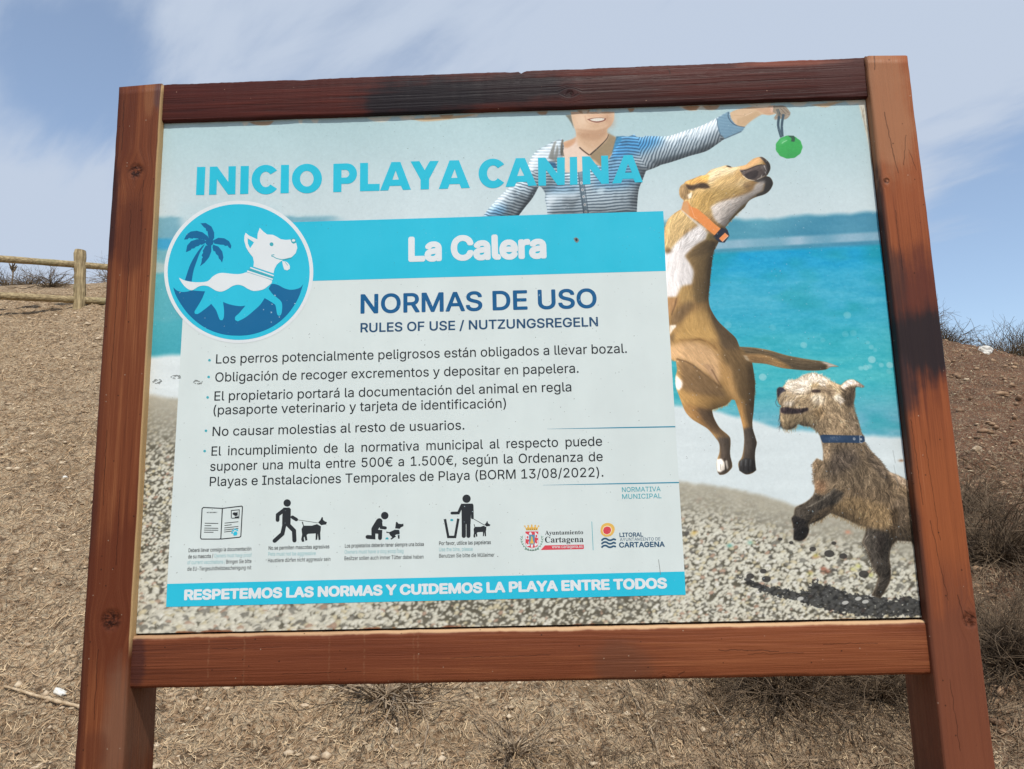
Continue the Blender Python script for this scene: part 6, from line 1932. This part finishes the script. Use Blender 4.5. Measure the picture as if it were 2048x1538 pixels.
# pictograms
f = Flat(0.45)
f.stroke(ZI([(545, 235), (300, 224), (284, 240), (264, 612), (276, 628), (510, 628), (524, 618), (543, 236)]), 2.0, I_black)
f.stroke(ZI([(545, 235), (790, 206), (801, 216), (780, 590), (764, 604), (524, 628)]), 2.0, I_black, lift=0.05)
for p, q_ in (((318, 425), (490, 428)), ((316, 456), (402, 457)), ((313, 487), (490, 490)), ((310, 513), (490, 515)), ((308, 540), (430, 541)), ((572, 424), (748, 406)), ((570, 455), (662, 444)), ((568, 486), (748, 466)), ((566, 512), (748, 492)), ((565, 538), (670, 525))):
    f.stroke(ZI([p, q_]), 1.4, I_black, caps=False)
f.stroke(ZI([(658, 361), (658, 262), (760, 253), (755, 358), (656, 361)]), 1.6, I_black, lift=0.05)
f.poly(ZI([(672, 300), (690, 285), (722, 288), (738, 275), (740, 325), (722, 332), (705, 332), (676, 312)]), I_black)
f.poly(ZI([(700, 342), (750, 336), (748, 354), (702, 357)]), I_black)
f.poly(ZI([(680, 560), (700, 530), (725, 530), (738, 555), (728, 580), (690, 585)]), I_cyan, smooth=True, lift=0.1)
for (a, c_) in ((668, 547), (680, 520), (707, 503), (733, 513)):
    f.disc(*ZI([(a, c_)])[0], 1.9, 1.9, I_cyan, 14, lift=0.1)
f.text('PET DOCUMENT', ZI([(345, 296)])[0], ZI([(478, 293)])[0], 2.3, I_black, .02)
f.done('pictogram', 'open pet passport pictogram')


def pic_dog(f, Zx, sx_, ox, oy):
    P = lambda pts: Zx([(ox + a * sx_, oy + b_ * sx_) for a, b_ in pts])
    f.poly(P([(0, 5), (14, 0), (26, 50), (130, 50), (195, 30), (245, 58), (242, 110), (236, 140), (240, 228), (215, 238), (205, 150), (198, 228), (176, 236), (178, 150), (130, 152), (80, 155), (62, 170), (72, 235), (46, 245), (34, 190), (26, 205), (32, 255), (2, 258), (-8, 225), (4, 165), (-4, 95), (16, 55)]), I_black)
    f.poly(P([(208, 10), (240, -25), (255, -60), (270, -55), (272, -25), (295, -5), (322, 5), (312, 35), (270, 40), (250, 45)]), I_black)


f = Flat(0.45)
f.disc(*ZI([(1373, 166)])[0], 7.4, 7.4, I_black, 28)
f.poly(ZI([(1322, 226), (1400, 224), (1420, 245), (1416, 440), (1308, 447), (1310, 330)]), I_black)
f.stroke(ZI([(1338, 252), (1252, 318), (1250, 384)]), 7.6, I_black, lift=0.05)
f.stroke(ZI([(1440, 348), (1490, 378)]), 7.0, I_black)
f.stroke(ZI([(1338, 440), (1312, 560), (1212, 650)]), 8.2, I_black, lift=0.10)
f.stroke(ZI([(1380, 440), (1460, 520), (1466, 645)]), 8.4, I_black, lift=0.05)
f.stroke(ZI([(1510, 382), (1762, 420)]), 0.9, I_black)
pic_dog(f, ZI, 1.0, 1560, 406)
f.done('pictogram', 'walker with a leashed dog pictogram')

f = Flat(0.45)
f.disc(*ZJ([(600, 308)])[0], 7.5, 7.5, I_black, 28)
f.stroke(ZJ([(535, 378), (478, 470)]), 13.0, I_black)
f.stroke(ZJ([(550, 390), (558, 450), (606, 456)]), 6.4, I_black, lift=0.05)
f.stroke(ZJ([(462, 470), (464, 570), (392, 565)]), 7.8, I_black, lift=0.10)
f.stroke(ZJ([(480, 500), (546, 504), (543, 578)]), 8.0, I_black, lift=0.15)
f.poly(ZJ([(735, 385), (750, 385), (765, 405), (800, 410), (825, 405), (826, 435), (795, 450), (780, 468), (725, 462)]), I_black)
f.poly(ZJ([(618, 500), (655, 508), (720, 478), (780, 480), (778, 585), (760, 588), (755, 530), (722, 545), (736, 560), (680, 598), (667, 588), (690, 570), (665, 545), (650, 518), (622, 518)]), I_black)
f.poly(ZJ([(605, 594), (615, 575), (630, 568), (645, 580), (645, 596)]), I_teal)
f.done('pictogram', 'kneeling owner picking up after a dog pictogram')

f = Flat(0.45)
f.disc(*ZJ([(1585, 105)])[0], 8.3, 8.3, I_black, 28)
f.poly(ZJ([(1518, 165), (1655, 163), (1668, 178), (1640, 250), (1634, 410), (1526, 412), (1524, 240)]), I_black)
f.stroke(ZJ([(1526, 190), (1488, 276), (1408, 278)]), 5.6, I_black, lift=0.05)
f.stroke(ZJ([(1653, 188), (1656, 334)]), 5.4, I_black, lift=0.05)
f.stroke(ZJ([(1552, 400), (1552, 552)]), 8.4, I_black, lift=0.10)
f.stroke(ZJ([(1608, 400), (1608, 552)]), 8.2, I_black, lift=0.15)
f.stroke(ZJ([(1325, 350), (1365, 565), (1447, 565), (1486, 345)]), 5.0, I_black, caps=False)
f.disc(*ZJ([(1407, 362)])[0], 3.2, 2.2, I_teal, 16)
f.stroke(ZJ([(1665, 345), (1800, 422)]), 1.1, I_black)
pic_dog(f, ZJ, 0.62, 1672, 412)
f.done('pictogram', 'person dropping a bag in a bin with a dog pictogram')

# the two emblems at the foot
f = Flat(0.45)
f.poly(ZK([(186, 620), (340, 620), (340, 770), (328, 800), (265, 822), (203, 802), (187, 770)]), I_red)
for P in ([(186, 640), (230, 668), (230, 715), (190, 712)], [(300, 622), (338, 660), (338, 700), (300, 690)], [(190, 770), (230, 740), (240, 790), (205, 800)], [(296, 770), (335, 720), (336, 775), (300, 805)], [(240, 622), (262, 640), (262, 660), (225, 655)], [(250, 775), (280, 772), (272, 815), (255, 815)]):
    f.poly(ZK(P), I_white, smooth=True, lift=0.06)
for (a, c_) in ((212, 690), (318, 676), (214, 762), (318, 750)):
    f.disc(*ZK([(a, c_)])[0], 1.8, 2.6, I_red, 12, lift=0.10)
f.poly(ZK([(230, 660), (297, 658), (297, 770), (264, 778), (231, 770)]), I_blu, lift=0.12)
f.poly(ZK([(240, 765), (250, 725), (254, 690), (262, 672), (270, 690), (276, 725), (288, 765)]), I_yel, lift=0.18)
f.poly(ZK([(178, 560), (200, 578), (220, 552), (240, 576), (262, 545), (284, 575), (304, 550), (322, 576), (344, 556), (330, 604), (196, 606)]), I_yel)
for (a, c_) in ((178, 556), (220, 550), (262, 544), (304, 548), (344, 554)):
    f.disc(*ZK([(a, c_)])[0], 1.7, 1.5, I_yel, 12, lift=0.08)
for a in (205, 228, 250, 272, 295, 318):
    f.disc(*ZK([(a, 592)])[0], 1.0, 1.0, I_black, 10, lift=0.08)
for sgn in (-1, 1):
    for k in range(11):
        t = math.radians(200 - 14 * k if sgn < 0 else -20 + 14 * k)
        cx, cy = 264 + 125 * math.cos(t), 735 + 118 * math.sin(t) * (1 if True else -1)
        for e in (-.5, .5):
            t2 = t + math.pi / 2 * sgn + e * 1.1
            f.stroke(ZK([(cx, cy), (cx + 22 * math.cos(t2) * 1, cy - 22 * abs(math.sin(t2)))]), 0.9, I_grn, lift=0.02 * (k % 3))
f.text('Ayuntamiento', (1090, 1069.6), (1166.4, 1068.2), 8.2, I_text, 0, serif=True); f.text('Cartagena', (1090, 1085.2), (1167, 1083.9), 11.6, I_text, 0, serif=True)
f.poly(ZK([(370, 843), (422, 787), (888, 778), (890, 828), (880, 832)]), I_red)
f.text('www.cartagena.es', ZK([(505, 822)])[0], ZK([(875, 816)])[0], 6.0, I_white, .004, lift=0.1)
f.done('city_crest', 'city council crest with red shield, crown and laurel')
f = Flat(0.45); f.stroke(ZK([(985, 500), (1002, 845)]), 1.1, I_teal, caps=False); f.done('divider_line')
f = Flat(0.45)
f.poly(ZK([(1090, 610), (1105, 550), (1160, 518), (1225, 530), (1260, 575), (1252, 630), (1215, 672), (1150, 682), (1105, 655)]), I_yel, smooth=True)
f.poly(ZK([(1114, 606), (1130, 565), (1170, 550), (1212, 562), (1228, 600), (1212, 645), (1165, 662), (1125, 645)]), I_cream, smooth=True, lift=0.06)
f.poly(ZK([(1122, 606), (1136, 572), (1170, 560), (1206, 570), (1218, 602), (1205, 638), (1165, 654), (1132, 640)]), I_red, smooth=True, lift=0.12)
for yy_ in (716, 758, 800):
    f.stroke(ZK([(1108, yy_ + 8), (1128, yy_ - 8), (1158, yy_ - 10), (1190, yy_ + 8), (1220, yy_ + 8), (1246, yy_ - 4), (1268, yy_ + 2)]), 3.6, I_lit, smooth=True)
f.text('LITORAL', (1239.1, 1074), (1286.5, 1073.1), 8.6, I_lit, .022); f.text('AYUNTAMIENTO DE', (1240, 1082), (1320.8, 1080.7), 6.2, I_lit, 0); f.text('CARTAGENA', (1238.3, 1095.2), (1329.6, 1093.6), 10.8, I_lit, .026)
f.done('coast_logo', 'coast emblem of a yellow and red sun over three waves')

# scuff marks scraped into the sheet and one drilled dent
for pts, lab in ((((300, 764), (312, 756), (324, 758), (328, 763), (318, 768), (308, 768)), 'scuff mark'), (((338, 752), (350, 749), (368, 753), (366, 758), (352, 758), (342, 755)), 'scuff mark'), (((388, 764), (394, 760), (404, 761), (407, 764), (400, 768), (390, 769)), 'scuff mark')):
    f = Flat(0.62)
    r0 = np.random.default_rng(int(pts[0][0]))
    cx, cy = np.mean(pts, 0)
    for k in range(14):
        a = r0.random() * 6.28; rr0 = 5 + 6 * r0.random()
        p = np.array([cx + rr0 * .9 * math.cos(a), cy + rr0 * .38 * math.sin(a)])
        t = a + 1.57 + r0.normal(0, .5)
        f.stroke([p, p + 2.6 * np.array([math.cos(t), .5 * math.sin(t)]), p + 4.6 * np.array([math.cos(t + .6), .5 * math.sin(t + .6)])], 0.8, I_scuff, lift=0.01 * k)
    f.done('scuff_mark')
f = Flat(0.62)
f.poly([(1147, 477), (1152, 474.5), (1157, 478), (1158, 482), (1154, 486), (1150, 483)], I_scuff, smooth=True); f.poly([(1150, 478), (1154, 476.5), (1155.5, 481), (1152, 483)], I_black, lift=0.03)
f.done('chip_mark')
f = Flat(0.62)
f.stroke([(1317, 1119), (1321, 1149)], 0.9, I_scuff, lift=0.05)
f.done('scratch_mark')
bpy.data.scenes.remove(TXT)
